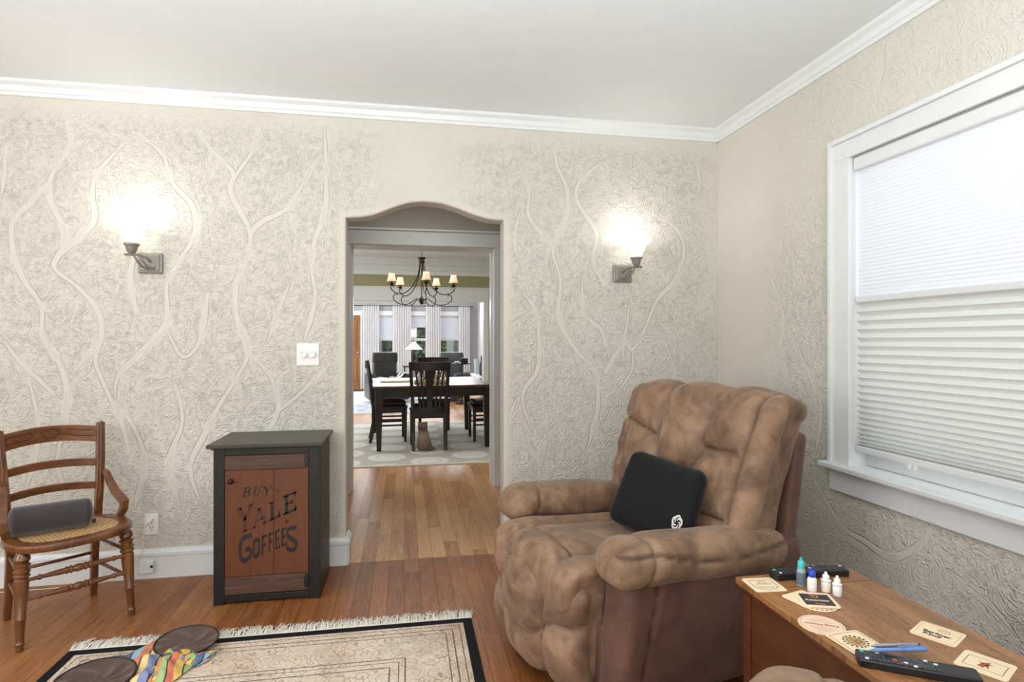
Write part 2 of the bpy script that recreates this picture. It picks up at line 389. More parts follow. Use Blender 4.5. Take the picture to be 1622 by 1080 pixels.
M['fringe'] = fabric('cream_fringe', (232, 226, 214), .95, 300, .3, .2, .06)

def t_cane():
    t = NT('woven_cane', Roughness=.5); P = t.coord(); x, y, z = t.sep(P)
    def lines(e, k, wd):
        f = t.math('FRACT', t.math('MULTIPLY', e, k)); return t.math('LESS_THAN', t.math('ABSOLUTE', t.math('SUBTRACT', f, .5)), wd)
    a = lines(x, 62., .2); b = lines(y, 62., .2); c = lines(t.math('ADD', x, y), 44., .13); d = lines(t.math('SUBTRACT', x, y), 44., .13)
    m = t.math('MAXIMUM', t.math('MAXIMUM', a, b), t.math('MAXIMUM', c, d))
    t.set(t.b, 'Base Color', t.mix(m, lin((40, 26, 16)), lin((206, 164, 114)))); t.bump(m, .6, .002); return t.m
M['cane'] = t_cane()

def t_shade(name, col, lum, ribs, amt=.35):      # pleated cellular shade, lets daylight through
    t = NT(name, Roughness=.8); t.set(t.b, 'Base Color', lin(col)); m = t.t
    tr = t.n('BsdfTranslucent', {'Color': lin(col)}); mx = t.n('MixShader', {0: amt}); out = m.nodes['Material Output']
    m.links.new(t.b.outputs[0], mx.inputs[1]); m.links.new(tr.outputs[0], mx.inputs[2]); m.links.new(mx.outputs[0], out.inputs[0])
    return t.m
M['shade_top'] = t_shade('sheer_shade', (232, 234, 240), 0, 0, .11)
M['shade_low'] = t_shade('cellular_shade', (226, 226, 222), 0, 0, .16)
M['curtain'] = t_shade('sheer_curtain', (240, 238, 238), 0, 0, .4)
M['farblind'] = t_shade('white_roller_blind', (245, 245, 250), 0, 0, .6)
def t_glass(name='window_glass'):
    t = NT(name, Roughness=.02); g = t.n('BsdfGlossy', {'Roughness': .02}); tr = t.n('BsdfTransparent', {'Color': (.95, .97, .97)})
    mx = t.n('MixShader', {0: .08}); m = t.t; m.links.new(tr.outputs[0], mx.inputs[1]); m.links.new(g.outputs[0], mx.inputs[2]); m.links.new(mx.outputs[0], m.nodes['Material Output'].inputs[0]); return t.m
M['glass'] = t_glass()
M['bottle'] = NT('clear_bottle', **{'Roughness': .15, 'Base Color': (.75, .85, .85), 'Transmission Weight': .6}).m
M['sconce_glass'] = glow('lit_sconce_glass', (255, 252, 245), 3.0)
M['lamp_shade'] = glow('lit_small_shade', (255, 222, 180), .5, (226, 200, 168))
M['bulb'] = glow('lit_bulb', (255, 250, 240), 6)
M['lampglass'] = glow('lit_lamp_glass', (255, 248, 235), .8)

def t_rug():
    t = NT('faded_persian_rug', Roughness=.95); P = t.coord(); x, y, z = t.sep(P)     # origin at centre, HW x HL
    HW, HL = .835, 1.25
    dx = t.math('SUBTRACT', HW, t.math('ABSOLUTE', x)); dy = t.math('SUBTRACT', HL, t.math('ABSOLUTE', y)); d = t.math('MINIMUM', dx, dy)
    base = t.ramp(t.noise(P, 3.0, 5, .6), [(.3, lin((190, 166, 146))), (.5, lin((216, 198, 180))), (.7, lin((226, 212, 198)))])
    def contour(sc, k, wd, dist=1.2, seed=0.):
        n = t.noise(t.n('VectorMath', {0: P, 1: (seed, seed*2, 0)}, operation='ADD').outputs[0], sc, 1, .4, dist)
        f = t.math('FRACT', t.math('MULTIPLY', n, k)); return t.math('LESS_THAN', t.math('ABSOLUTE', t.math('SUBTRACT', f, .5)), wd)
    vo = t.n('TexVoronoi', {'Vector': P, 'Scale': 11.0, 'Randomness': .35}); vd = vo.outputs['Distance']
    petal = t.math('FRACT', t.math('MULTIPLY', vd, 4.2)); rings = t.math('LESS_THAN', t.math('ABSOLUTE', t.math('SUBTRACT', petal, .5)), .07)
    gate = t.math('GREATER_THAN', t.noise(P, 9, 2), .47)
    scroll = t.math('MAXIMUM', contour(13, 7, .07, 1.5), t.math('MULTIPLY', rings, gate))
    col = t.mix(t.math('MULTIPLY', scroll, .6), base, lin((132, 98, 74)))
    col = t.mix(t.math('MULTIPLY', t.n('MapRange', {'Value': t.noise(P, 17, 3), 'From Min': .66, 'From Max': .72}).outputs[0], .6), col, lin((104, 76, 58)))
    col = t.mix(t.math('MULTIPLY', t.n('MapRange', {'Value': t.noise(P, 2.2, 3), 'From Min': .52, 'From Max': .7}).outputs[0], .45), col, lin((150, 128, 104)))
    fx = t.math('LESS_THAN', t.noise(P, 30, 2), .35)
    for a, wd in ((.062, .0014), (.095, .002), (.125, .0016), (.30, .002), (.325, .0014), (.36, .002)):
        ln = t.math('LESS_THAN', t.math('ABSOLUTE', t.math('SUBTRACT', d, a)), wd*1.5); col = t.mix(t.math('MULTIPLY', ln, .8), col, lin((72, 60, 52)))
    blk = t.math('LESS_THAN', d, .042); col = t.mix(blk, col, lin((30, 30, 32)))
    t.set(t.b, 'Base Color', col); t.set(t.b, 'Specular IOR Level', .1)
    t.bump(t.noise(P, 350, 2), .4, .002); return t.m
M['rug'] = t_rug()
def t_dinrug():
    t = NT('medallion_rug', Roughness=.95); P = t.coord('Position'); x, y, z = t.sep(P)
    X = t.math('DIVIDE', t.math('SUBTRACT', x, -.42), .46); cx = t.math('FLOOR', X); fx = t.math('SUBTRACT', t.math('FRACT', X), .5)
    odd = t.math('MODULO', t.math('ABSOLUTE', cx), 2.0)
    Y = t.math('ADD', t.math('DIVIDE', t.math('SUBTRACT', y, 6.32), .56), t.math('MULTIPLY', odd, .5)); fy = t.math('SUBTRACT', t.math('FRACT', Y), .5)
    ax = t.math('MULTIPLY', fx, .46); ay = t.math('MULTIPLY', fy, .56)
    r = t.math('SQRT', t.math('ADD', t.math('MULTIPLY', ax, ax), t.math('MULTIPLY', ay, ay)))
    an = t.math('ARCTAN2', ay, ax); rr = t.math('ADD', r, t.math('MULTIPLY', t.math('SINE', t.math('MULTIPLY', an, 22.)), .006))
    disc = t.math('LESS_THAN', rr, .205)
    ring = t.math('LESS_THAN', t.math('ABSOLUTE', t.math('SUBTRACT', rr, .115)), .006)
    dots = t.math('GREATER_THAN', t.noise(P, 60, 1), .68)
    col = t.mix(disc, lin((204, 200, 192)), lin((240, 238, 232)))
    col = t.mix(t.math('MULTIPLY', t.math('MULTIPLY', t.math('MAXIMUM', ring, dots), disc), .45), col, lin((150, 140, 128)))
    ed = t.math('LESS_THAN', y, 6.2); col = t.mix(ed, col, lin((226, 222, 212)))
    t.set(t.b, 'Base Color', col); t.bump(t.noise(P, 300, 2), .3, .002); return t.m
M['dinrug'] = t_dinrug()
def t_livrug():
    t = NT('pale_blue_rug', Roughness=.95); P = t.coord('Position')
    t.set(t.b, 'Base Color', t.ramp(t.noise(P, 4, 6, .7, 1), [(.38, lin((168, 182, 200))), (.5, lin((206, 212, 218))), (.62, lin((232, 228, 222)))])); return t.m
M['livrug'] = t_livrug()
def t_stripes():
    t = NT('rainbow_stripe_cloth', Roughness=.85); P = t.coord('UV')
    x, y, z = t.sep(P); wob = t.math('MULTIPLY', t.noise(P, 3, 2), .04)
    f = t.math('FRACT', t.math('MULTIPLY', t.math('ADD', x, wob), 1.25))
    cols = [(206, 118, 88), (226, 186, 104), (150, 178, 116), (98, 108, 138), (146, 180, 200), (204, 126, 92), (232, 202, 134), (130, 138, 178), (220, 158, 92), (158, 184, 126)]
    st = []
    for i, c in enumerate(cols):
        st.append((i/len(cols), lin(c)));
    c = t.ramp(f, st, 'CONSTANT')
    g = t.math('FRACT', t.math('MULTIPLY', t.math('ADD', x, wob), 6.25)); dk = t.math('LESS_THAN', g, .09)
    t.set(t.b, 'Base Color', t.mix(dk, c, lin((52, 52, 66)))); return t.m
M['stripes'] = t_stripes()
M['brown_net'] = fabric('brown_net_cloth', (84, 66, 56), .8, 500, .2, .3, .1)
M['denim'] = fabric('navy_cloth', (62, 68, 88), .8, 500, .2, .2, .1)
M['leaves'] = None
def t_leaves():
    t = NT('hedge_leaves', Roughness=.7); P = t.coord('Position'); vo = t.n('TexVoronoi', {'Vector': P, 'Scale': 14.0}).outputs['Color']
    t.set(t.b, 'Base Color', t.ramp(t.sep(vo)[0], [(.2, lin((50, 66, 44))), (.6, lin((98, 118, 80))), (.9, lin((160, 172, 140)))])); return t.m
M['leaves'] = t_leaves()
M['lawn'] = plain('grass_ground', (120, 130, 100), .9, var=.2)
M['porch'] = plain('porch_grey', (120, 122, 128), .7)
def t_cat():
    t = NT('cat_fur', Roughness=.9); P = t.coord(); x, y, z = t.sep(P)
    f = t.math('ADD', t.math('MULTIPLY', z, 2.4), t.math('MULTIPLY', t.noise(t.coord('Object', (40, 40, 12)), 2, 4), .35))
    t.set(t.b, 'Base Color', t.ramp(f, [(.15, lin((92, 72, 58))), (.42, lin((150, 126, 106))), (.60, lin((184, 162, 140))), (.74, lin((104, 80, 66))), (.95, lin((170, 152, 134)))]))
    t.set(t.b, 'Sheen Weight', .5); t.bump(t.noise(t.coord('Object', (200, 200, 60)), 2, 3), .5, .004); return t.m
M['cat'] = t_cat()
M['throw'] = None
def t_throw():
    t = NT('black_white_throw', Roughness=.9); P = t.coord(); n = t.noise(P, 9, 3, .5, 1.5)
    t.set(t.b, 'Base Color', t.ramp(n, [(.47, lin((36, 36, 38))), (.53, lin((236, 234, 230)))])); return t.m
M['throw'] = t_throw()
M['paper'] = plain('pale_yellow_paper', (206, 206, 168), .7)
M['tray'] = plain('cream_tray', (214, 204, 166), .6)
M['snack'] = None
def t_snack():
    t = NT('mixed_nuts', Roughness=.6); vo = t.n('TexVoronoi', {'Vector': t.coord(), 'Scale': 70.0}).outputs['Color']
    t.set(t.b, 'Base Color', t.ramp(t.sep(vo)[0], [(.2, lin((60, 36, 24))), (.5, lin((190, 130, 80))), (.8, lin((236, 216, 186)))])); return t.m
M['snack'] = t_snack()
VINES= [[(-1.77,2.46),(-1.75,2.34),(-1.84,2.17),(-1.85,2.04),(-1.78,1.88),(-1.79,1.79),(-1.83,1.68),(-1.72,1.58),(-1.62,1.45),(-1.6,1.32),(-1.63,1.18),(-1.58,1.03),(-1.5,0.83),(-1.47,0.68)],[(-1.49,2.36),(-1.62,2.2),(-1.65,2.09),(-1.64,1.94),(-1.72,1.83),(-1.8,1.74),(-1.82,1.68)],[(-1.84,2.17),(-1.92,2.04),(-2.02,1.93),(-2.02,1.75),(-1.97,1.61),(-1.89,1.47),(-1.88,1.32),(-1.8,1.16),(-1.77,1.03),(-1.78,0.85),(-1.81,0.64),(-1.76,0.42)],[(-1.4,2.4),(-1.3,2.31),(-1.25,2.16),(-1.15,2.04),(-1.13,1.89),(-1.22,1.72),(-1.28,1.6),(-1.28,1.4),(-1.37,1.27),(-1.52,1.1),(-1.53,0.96)],[(-1.15,2.49),(-1.06,2.36),(-0.94,2.23),(-0.95,2.12),(-0.85,1.9),(-0.87,1.73),(-0.92,1.61),(-0.92,1.42),(-0.86,1.23),(-0.92,1.08),(-1.01,0.93),(-1.09,0.76),(-1.16,0.58),(-1.09,0.35)],[(-0.8,2.53),(-0.83,2.37),(-0.92,2.22),(-0.94,2.14)],[(-0.48,2.36),(-0.59,2.14),(-0.65,2.04),(-0.81,1.94),(-0.86,1.82)],[(-0.45,2.53),(-0.44,2.07),(-0.5,1.87),(-0.52,1.71),(-0.5,1.52),(-0.56,1.29)],[(-0.65,2.04),(-0.61,1.91),(-0.56,1.83)],[(-1.28,1.36),(-1.2,1.2),(-1.11,1.29),(-1.07,1.55)],[(-2.06,2.35),(-2.06,2.16),(-2.08,2.03)],[(-1.62,1.29),(-1.72,1.14),(-1.78,1.11)],[(-0.63,1.64),(-0.69,1.48),(-0.76,1.27)],[(-1.53,0.96),(-1.44,0.81),(-1.39,0.62),(-1.44,0.37)],[(-0.86,1.23),(-0.74,1.08),(-0.7,0.9),(-0.76,0.71),(-0.65,0.44)],[(-2.08,1.32),(-1.99,1.18),(-1.86,1.04),(-1.8,0.96)],[(-0.78,0.83),(-0.59,0.98),(-0.45,1.13)],[(-0.45,0.74),(-0.52,0.55),(-0.45,0.28)],[(0.93,2.56),(0.92,2.39),(0.99,2.23),(0.99,2.06),(0.9,1.86),(0.95,1.66),(0.94,1.43),(1.05,1.23),(1.17,1.1),(1.19,0.86),(1.12,0.61)],[(1.25,2.43),(1.09,2.3),(1.05,2.17),(1.16,2.0),(1.18,1.92),(1.16,1.77),(1.25,1.62)],[(0.68,2.38),(0.75,2.2),(0.75,2.05),(0.88,1.89),(0.91,1.83)],[(0.92,2.36),(0.83,2.27),(0.76,2.19)],[(1.6,2.09),(1.73,1.99),(1.77,1.85),(1.71,1.68),(1.58,1.54),(1.51,1.38),(1.42,1.23),(1.37,1.33)],[(1.09,1.7),(1.1,1.47),(1.21,1.36),(1.25,1.23)],[(0.68,1.61),(0.78,1.5),(0.81,1.36),(0.81,1.12),(0.71,0.95),(0.78,0.71)],[(1.86,2.46),(1.88,2.32),(1.94,2.26)],[(1.99,1.65),(1.81,1.44)],[(1.42,1.23),(1.41,1.09),(1.31,0.96)],[(0.45,0.64),(0.58,0.74),(0.68,0.95)]]
VINR= [[(2.16,2.54),(2.18,2.42),(2.21,2.37),(2.2,2.26)],[(2.36,2.48),(2.27,2.41),(2.21,2.36)],[(2.5,0.25),(2.27,0.17),(2.1,0.11),(1.95,0.13),(1.72,0.36)],[(2.59,0.6),(2.42,0.43),(2.27,0.4),(2.13,0.38),(2.01,0.46),(1.92,0.58)],[(3.01,1.72),(2.84,1.43),(2.92,1.08)],[(2.69,1.22),(2.55,0.98),(2.59,0.72)],[(1.87,0.43),(1.72,0.38),(1.61,0.3)]]
ARCH= [(-0.331,2.0),(-0.235,2.009),(-0.175,2.022),(-0.103,2.053),(-0.038,2.081),(0.035,2.105),(0.116,2.114),(0.22,2.107),(0.314,2.081),(0.409,2.047),(0.485,2.027),(0.543,2.02),(0.593,2.02)]

# ------------------------------------------------------------------ room shell
CH = 2.654; RX = 2.005; BY = 3.5; T = .13
def struct(mb, name, m, **kw):
    o = mb.build(name, m, **kw); o['kind'] = 'structure'; return o
def sstep(a, b, x): t = np.clip((x-a)/(b-a), 0, 1); return t*t*(3-2*t)
def wall_relief(blocks, vines, name, m, nrm, patchfn):
    """blocks: list of (A,Z,to_world) arrays; merged into one wall mesh with raised plaster stems"""
    mb = MB(); att = []; pat = []
    for A, Z, fn in blocks:
        a, z = A.ravel(), Z.ravel(); D = np.full(len(a), 9.)
        for pl in vines:
            pl = smooth_line(pl); d, s = pdist(a, z, pl); Lt = sum(math.dist(p, q) for p, q in zip(pl[:-1], pl[1:]))
            D = np.minimum(D, d*(1+.22*np.sin(s*9))+.010*np.clip(1-np.minimum(s, Lt-s)/.12, 0, 1)+.001)
        band = .0013*sstep(.022, .008, D)
        p = patchfn(a, z); edge = fn(a, z)[1]
        h = band*np.clip(p+.3, 0, 1)*edge
        W = fn(a, z)[0] + np.array(nrm)[None]*h[:, None]
        mb.grid(W.reshape(A.shape+(3,)))
        att += list(np.minimum(D, .3)); pat += list(p*edge)
    me = bpy.data.meshes.new(name); me.from_pydata(mb.v, [], mb.f); me.update()
    for nm, data in (('vine', att), ('patch', pat)):
        at = me.attributes.new(nm, 'FLOAT', 'POINT'); at.data.foreach_set('value', np.array(data, dtype=np.float32))
    for p in me.polygons: p.use_smooth = True
    bm = bmesh.new(); bm.from_mesh(me)
    bm.faces.ensure_lookup_table(); n0 = bm.faces[0].normal
    if n0.dot(Vector(nrm)) < 0: bmesh.ops.reverse_faces(bm, faces=bm.faces)
    bm.to_mesh(me); bm.free()
    me.materials.append(m); o = bpy.data.objects.new(name, me); C.objects.link(o); o['kind'] = 'structure'; return o

XL, XR = ARCH[0][0], ARCH[-1][0]; RB = .014
def archz(x):
    xs = [p[0] for p in ARCH]; zs = [p[1] for p in ARCH]; return np.interp(x, xs, zs)
def mesh2(a0, a1, z0, z1, st=.0085):
    return np.meshgrid(np.linspace(a0, a1, max(2, int((a1-a0)/st))), np.linspace(z0, z1, max(2, int((z1-z0)/st))), indexing='ij')
def back_fn(a, z):
    d = np.where(z < archz(np.clip(a, XL, XR)), np.minimum(abs(a-XL), abs(a-XR)), np.hypot(np.maximum(np.maximum(XL-a, a-XR), 0), z-archz(np.clip(a, XL, XR))))
    return np.stack([a, np.full_like(a, BY), z], 1), sstep(.012, .06, d)
def back_patch(a, z):
    p = np.ones_like(a); p *= 1-.75*sstep(2.42, 2.56, z); p *= 1-.85*np.exp(-((a-.1)/.34)**2)*sstep(1.95, 2.1, z)
    p *= 1-.6*sstep(1.8, 1.98, a)*sstep(1.2, 2., z); return p
A2, Z2 = mesh2(XL-RB, XR+RB, 0, 1); Z2 = (archz(A2)+RB)*(1-Z2)+CH*Z2
VINES += [[(-1.95, 1.1), (-1.9, .8), (-1.96, .5)], [(-1.25, 1.1), (-1.2, .85), (-1.27, .6), (-1.2, .35)], [(-1.45, 2.1), (-1.4, 1.9), (-1.46, 1.65), (-1.42, 1.4)], [(.7, 2.1), (.66, 1.9), (.7, 1.75)], [(1.4, 1.55), (1.36, 1.3), (1.24, 1.1)], [(1.62, 1.3), (1.7, 1.1), (1.66, .85)], [(-2.5, 2.4), (-2.4, 2.), (-2.55, 1.5), (-2.4, 1.), (-2.5, .4)], [(-3., 2.3), (-2.9, 1.8), (-3.05, 1.2), (-2.95, .5)]]
blocks = [(*mesh2(-3.4, XL-RB, 0, CH), back_fn), (*mesh2(XR+RB, RX, 0, CH), back_fn), (A2, Z2, back_fn)]
wall_relief(blocks, VINES, 'wall_back', M['plaster'], (0, -1, 0), back_patch)
# rounded reveal of the arched opening
path = [(XL, 0), (XL, ARCH[0][1])]+[(x, archz(x)) for x in np.linspace(XL, XR, 40)[1:-1]]+[(XR, ARCH[-1][1]), (XR, 0)]
nrm2 = [(-1, 0), (-1, .0)]+[(0, 1)]*38+[(1, 0), (1, 0)]
G = []
for (x, z), (nx, nz) in zip(path, nrm2):
    if z > 1.9 and nx: nz = 1
    G.append([(x+nx*RB*(1-math.sin(t)), BY+RB*(1-math.cos(t)), z+nz*RB*(1-math.sin(t))) for t in np.linspace(0, PI/2, 6)]+[(x, BY+T, z)])
struct(MB().grid(np.array(G)), 'trim_1', M['smooth_wall'], smooth='auto')
# hall side face of the arched wall
mb = MB(); mb.bx(-3.4, XL-.001, BY+T-.01, BY+T, 0, CH); mb.bx(XR+.001, RX, BY+T-.01, BY+T, 0, CH)
xs = np.linspace(XL, XR, 30); mb.grid(np.array([[(x, BY+T, archz(x)+.002), (x, BY+T, CH)] for x in xs]))
struct(mb, 'wall_hall_front', M['hall_wall'])

def right_fn(a, z):
    return np.stack([np.full_like(a, RX), a, z], 1), np.ones_like(a)
def right_patch(a, z):
    p = sstep(3.15, 2.75, a)*.9; p *= 1-.55*sstep(1.5, 2.1, z); return np.clip(p, .05, 1)
WY0, WY1, WZ0, WZ1 = 1.08, 2.346, .72, 2.123
blocks = [(*mesh2(WY1, BY, 0, CH, .012), right_fn), (*mesh2(-1.6, WY0, 0, CH, .03), right_fn), (*mesh2(WY0, WY1, 0, WZ0, .012), right_fn), (*mesh2(WY0, WY1, WZ1, CH, .012), right_fn)]
wall_relief(blocks, VINR, 'wall_right', M['plaster'], (-1, 0, 0), right_patch)
mb = MB()                                   # thickness of the outer wall round the window
mb.bx(RX+.002, RX+.16, WY1, BY+T, 0, CH).bx(RX+.002, RX+.16, -1.6, WY0, 0, CH).bx(RX+.002, RX+.16, WY0, WY1, 0, WZ0-.04).bx(RX+.002, RX+.16, WY0, WY1, WZ1+.01, CH)
struct(mb, 'wall_outer', M['white'])
struct(MB().bx(-3.55, -3.4, -1.6, BY+T, 0, CH), 'wall_left', M['smooth_wall'])
struct(MB().bx(-3.4, RX, -1.75, -1.6, 0, CH), 'wall_rear', M['smooth_wall'])
struct(MB().bx(-3.55, RX+.16, -1.75, BY+T, CH, CH+.1), 'ceiling', M['ceiling'])
struct(MB().bx(-3.55, RX+.16, -1.75, BY+.015, -.1, 0), 'floor', M['floor'])
struct(MB().bx(-3.6, RX+.16, BY+.015, 16.3, -.1, 0), 'floor_hall', M['hallfloor'])

# crown moulding of the front room
CP = [(0, 0), (.012, 0), (.014, .018), (.02, .022), (.026, .048), (.044, .062), (.046, .078), (0, .078)]
def crown(name, p0, p1, inward, z0=CH-.078, prof=CP, m=None, k=1):
    p0 = Vector(p0); p1 = Vector(p1); n = Vector(inward); G = []
    for p in (p0, p1): G.append([tuple(p+n*a*k+Vector((0, 0, z0+b*k))) for a, b in prof])
    mb = MB().grid(np.array(G), cv=True); return struct(mb, name, m or M['white'])
crown('trim_2', (-3.4, BY, 0), (RX, BY, 0), (0, -1, 0))
crown('trim_3', (RX, BY, 0), (RX, -1.6, 0), (-1, 0, 0))
crown('trim_4', (-3.4, -1.6, 0), (-3.4, BY, 0), (1, 0, 0))
# baseboards
BPr = [(0, 0), (.018, 0), (.018, .118), (.024, .122), (.024, .138), (.014, .146), (.01, .158), (0, .158)]
crown('baseboard_back', (-3.4, BY, 0), (XL-.026, BY, 0), (0, -1, 0), 0, BPr)
mb = MB()                                  # rounded return of the baseboard into the opening
G = []
for (cx, cy, dx, dy) in [(XL-.03, BY, 0, -1), (XL-.004, BY-.001, .45, -1), (XL, BY+.003, 1, -.45), (XL, BY+T, 1, 0)]:
    G.append([(cx+dx*a, cy+dy*a, b) for a, b in BPr])
struct(mb.grid(np.array(G), cv=True), 'baseboard_opening', M['white'])
crown('baseboard_corner', (XR+.03, BY, 0), (RX, BY, 0), (0, -1, 0), 0, BPr)
crown('baseboard_right', (RX, BY, 0), (RX, -1.6, 0), (-1, 0, 0), 0, BPr)
crown('baseboard_left', (-3.4, -1.6, 0), (-3.4, BY, 0), (1, 0, 0), 0, BPr)

# ------------------------------------------------------------------ right window
wx = RX
mb = MB()                                   # casing with back band
def casing_box(mb, y0, y1, z0, z1, d=.018): mb.bx(wx-d, wx+.002, y0, y1, z0, z1)
casing_box(mb, WY1-.004, WY1+.108, WZ0-.02, WZ1+.002); casing_box(mb, WY0-.108, WY0+.004, WZ0-.02, WZ1+.002)
casing_box(mb, WY0-.108, WY1+.108, WZ1+.002, WZ1+.082)
casing_box(mb, WY1+.096, WY1+.118, WZ0-.02, WZ1+.1, .032); casing_box(mb, WY0-.118, WY0-.096, WZ0-.02, WZ1+.1, .032)
casing_box(mb, WY0-.118, WY1+.118, WZ1+.08, WZ1+.102, .034)
wn = struct(mb, 'window_1', M['white'], bev=.003)
MB().bx(wx-.062, wx+.10, WY0-.15, WY1+.152, WZ0-.026, WZ0).build('window_stool', M['white'], wn, bev=.006)
MB().bx(wx-.02, wx+.002, WY0-.118, WY1+.118, WZ0-.13, WZ0-.026).build('apron', M['white'], wn, bev=.002)
MB().bx(wx, wx+.14, WY1-.001, WY1+.02, WZ0, WZ1).bx(wx, wx+.14, WY0-.02, WY0+.001, WZ0, WZ1).bx(wx, wx+.14, WY0, WY1, WZ1-.001, WZ1+.015).build('jamb', M['white'], wn)
def sash(z0, z1, x, par):
    m = MB(); m.bx(x, x+.035, WY0+.001, WY0+.05, z0+.001, z1).bx(x, x+.035, WY1-.05, WY1-.001, z0+.001, z1).bx(x+.001, x+.034, WY0+.05, WY1-.05, z0+.001, z0+.06).bx(x+.001, x+.034, WY0+.05, WY1-.05, z1-.045, z1)
    s = m.build('sash', M['white'], par, bev=.003); MB().bx(x+.016, x+.019, WY0+.05, WY1-.05, z0+.06, z1-.045).build('pane', M['glass'], s)
sash(WZ0+.0, 1.46, wx+.075, wn); sash(1.42, WZ1, wx+.112, wn)
# two-stage pleated shade, one thing
SX = wx+.03
sh = thing('pleated_window_shade', (SX, (WY0+WY1)/2, WZ0), 0, 'white two-stage pleated shade hanging in the right window, sheer above and closely ribbed below', 'window shade')
HW = (WY1-WY0)/2-.006
def pleat(z0, z1, n, dep, comp=1.0):
    ts = np.linspace(0, 1, 2*n+1); zz = z0+(z1-z0)*ts**comp
    return np.array([[(dep*(1 if i % 2 else -1), -HW, z-WZ0), (dep*(1 if i % 2 else -1), HW, z-WZ0)] for i, z in enumerate(zz)])
MB().bx(-.028, .028, -HW, HW, WZ1-WZ0-.062, WZ1-WZ0-.002).build('headrail', M['white'], sh, bev=.008)
MB().grid(pleat(1.492, WZ1-.06, 34, .0016)).build('sheer_panel', M['shade_top'], sh)
MB().bx(-.016, .016, -HW, HW, 1.462-WZ0, 1.492-WZ0).build('middle_rail', M['white'], sh, bev=.005)
MB().grid(pleat(.815, 1.462, 22, .011, 1.4)).build('ribbed_panel', M['shade_low'], sh)
MB().bx(-.018, .018, -HW, HW, .787-WZ0, .815-WZ0).build('bottom_rail', M['white'], sh, bev=.005)
for y in (.33, .3): MB().bx(-.03, -.018, y-.004, y+.004, .772-WZ0, .79-WZ0).build('lift_tab', M['white_plastic'], sh)

# ------------------------------------------------------------------ hall, dining room, living room
W2 = 5.14; W3 = 5.41; OL, OR = -.447, .781
mb = MB().bx(-1.5, OL-.015, W2, W3, 0, CH).bx(OR+.015, 1.95, W2, W3, 0, CH).bx(OL-.015, OR+.015, W2, W3, 2.12, CH)
struct(mb, 'wall_hall_end', M['hall_wall'])
struct(MB().bx(-1.6, -1.5, BY+T, W2, 0, CH), 'wall_hall_left', M['hall_wall'])
struct(MB().bx(1.95, 2.05, BY+T, W2, 0, CH), 'wall_hall_right', M['hall_wall'])
struct(MB().bx(-3.6, RX+.16, BY+T, 16.3, CH, CH+.1), 'ceiling_rear', M['ceiling'])
d1 = struct(MB().bx(OL-.1, OL, W2-.02, W2, 0, 2.115).bx(OR, OR+.1, W2-.02, W2, 0, 2.115).bx(OL-.11, OR+.11, W2-.026, W2, 2.113, 2.235).bx(OL-.13, OR+.13, W2-.04, W2, 2.235, 2.255)
       .bx(OL-.1, OL-.085, W2-.03, W2, 0, 2.115).bx(OR+.085, OR+.1, W2-.03, W2, 0, 2.115), 'door_1', M['white'], bev=.003)
MB().bx(OL-.015, OL, W2, W3, 0, 2.12).bx(OR, OR+.015, W2, W3, 0, 2.12).bx(OL, OR, W2, W3, 2.108, 2.121).build('jamb', M['white'], d1, bev=.002)
MB().bx(OR-.012, OR+.001, W2+.09, W2+.13, 0, 2.108).bx(OL-.001, OL+.012, W2+.09, W2+.13, 0, 2.108).build('door_stop', M['white'], d1)
for hz in (.3, 1.86): MB().bx(OR-.006, OR+.001, W2+.145, W2+.19, hz-.05, hz+.05).tube([(OR-.008, W2+.168, hz-.05), (OR-.008, W2+.168, hz+.05)], .006, 8).build('hinge', M['white'], d1)

Y4, Y5 = 9.9, 10.05; LL, LR = -1.6, 1.335
struct(MB().bx(-3.0, -2.9, W3, Y4, 0, CH), 'wall_dining_left', M['green_wall'])
struct(MB().bx(2.0, 2.1, W3, Y4, 0, CH), 'wall_dining_right', M['green_wall'])
struct(MB().bx(-2.9, -1.501, W3-.02, W3, 0, CH).bx(1.951, 2.0, W3-.02, W3, 0, CH), 'wall_dining_front', M['green_wall'])
struct(MB().bx(-2.9, LL, Y4, Y5, 0, CH).bx(LR, 2.0, Y4, Y5, 0, CH).bx(LL, LR, Y4, Y5, 2.0, CH), 'wall_dining_back', M['green_wall'])
DP = [(0, 0), (.03, 0), (.03, .07), (.014, .078), (.014, .15), (.05, .17), (.075, .235), (.08, .27), (0, .27)]
crown('trim_5', (-2.9, Y4, 0), (2.0, Y4, 0), (0, -1, 0), CH-.27, DP)
d2 = struct(MB().bx(LL-.09, LR+.085, Y4-.022, Y4, 1.97, 2.17).bx(LL-.11, LR+.1, Y4-.045, Y4, 2.165, 2.19).bx(LL, LR, Y4-.03, Y5+.02, 1.955, 1.99).bx(LR, LR+.08, Y4-.022, Y4, 0, 1.97).bx(LL-.09, LL, Y4-.022, Y4, 0, 1.97), 'trim_6', M['white'], bev=.003)
MB().bx(LR-.012, LR+.01, Y4-.01, Y5+.01, 0, 1.96).bx(LL-.01, LL+.012, Y4-.01, Y5+.01, 0, 1.96).build('jamb', M['white'], d2)

LY = 16.2; LRX = 2.0
struct(MB().bx(-3.6, -3.5, Y5, LY, 0, CH), 'wall_living_left', M['grey_wall'])
piers = [(-3.5, -1.93), (-1.15, -1.12), (-.98, -.735), (-.235, .105), (.645, .915), (1.525, LRX)]
mb = MB()
for a, b in piers: mb.bx(a, b, LY, LY+.12, 0, 2.1)
mb.bx(-3.5, LRX, LY, LY+.12, 2.1, CH)
for a, b in ((-.735, -.235), (.105, .645), (.915, 1.525)): mb.bx(a, b, LY, LY+.12, 0, .55)
struct(mb, 'wall_living_back', M['grey_wall'])
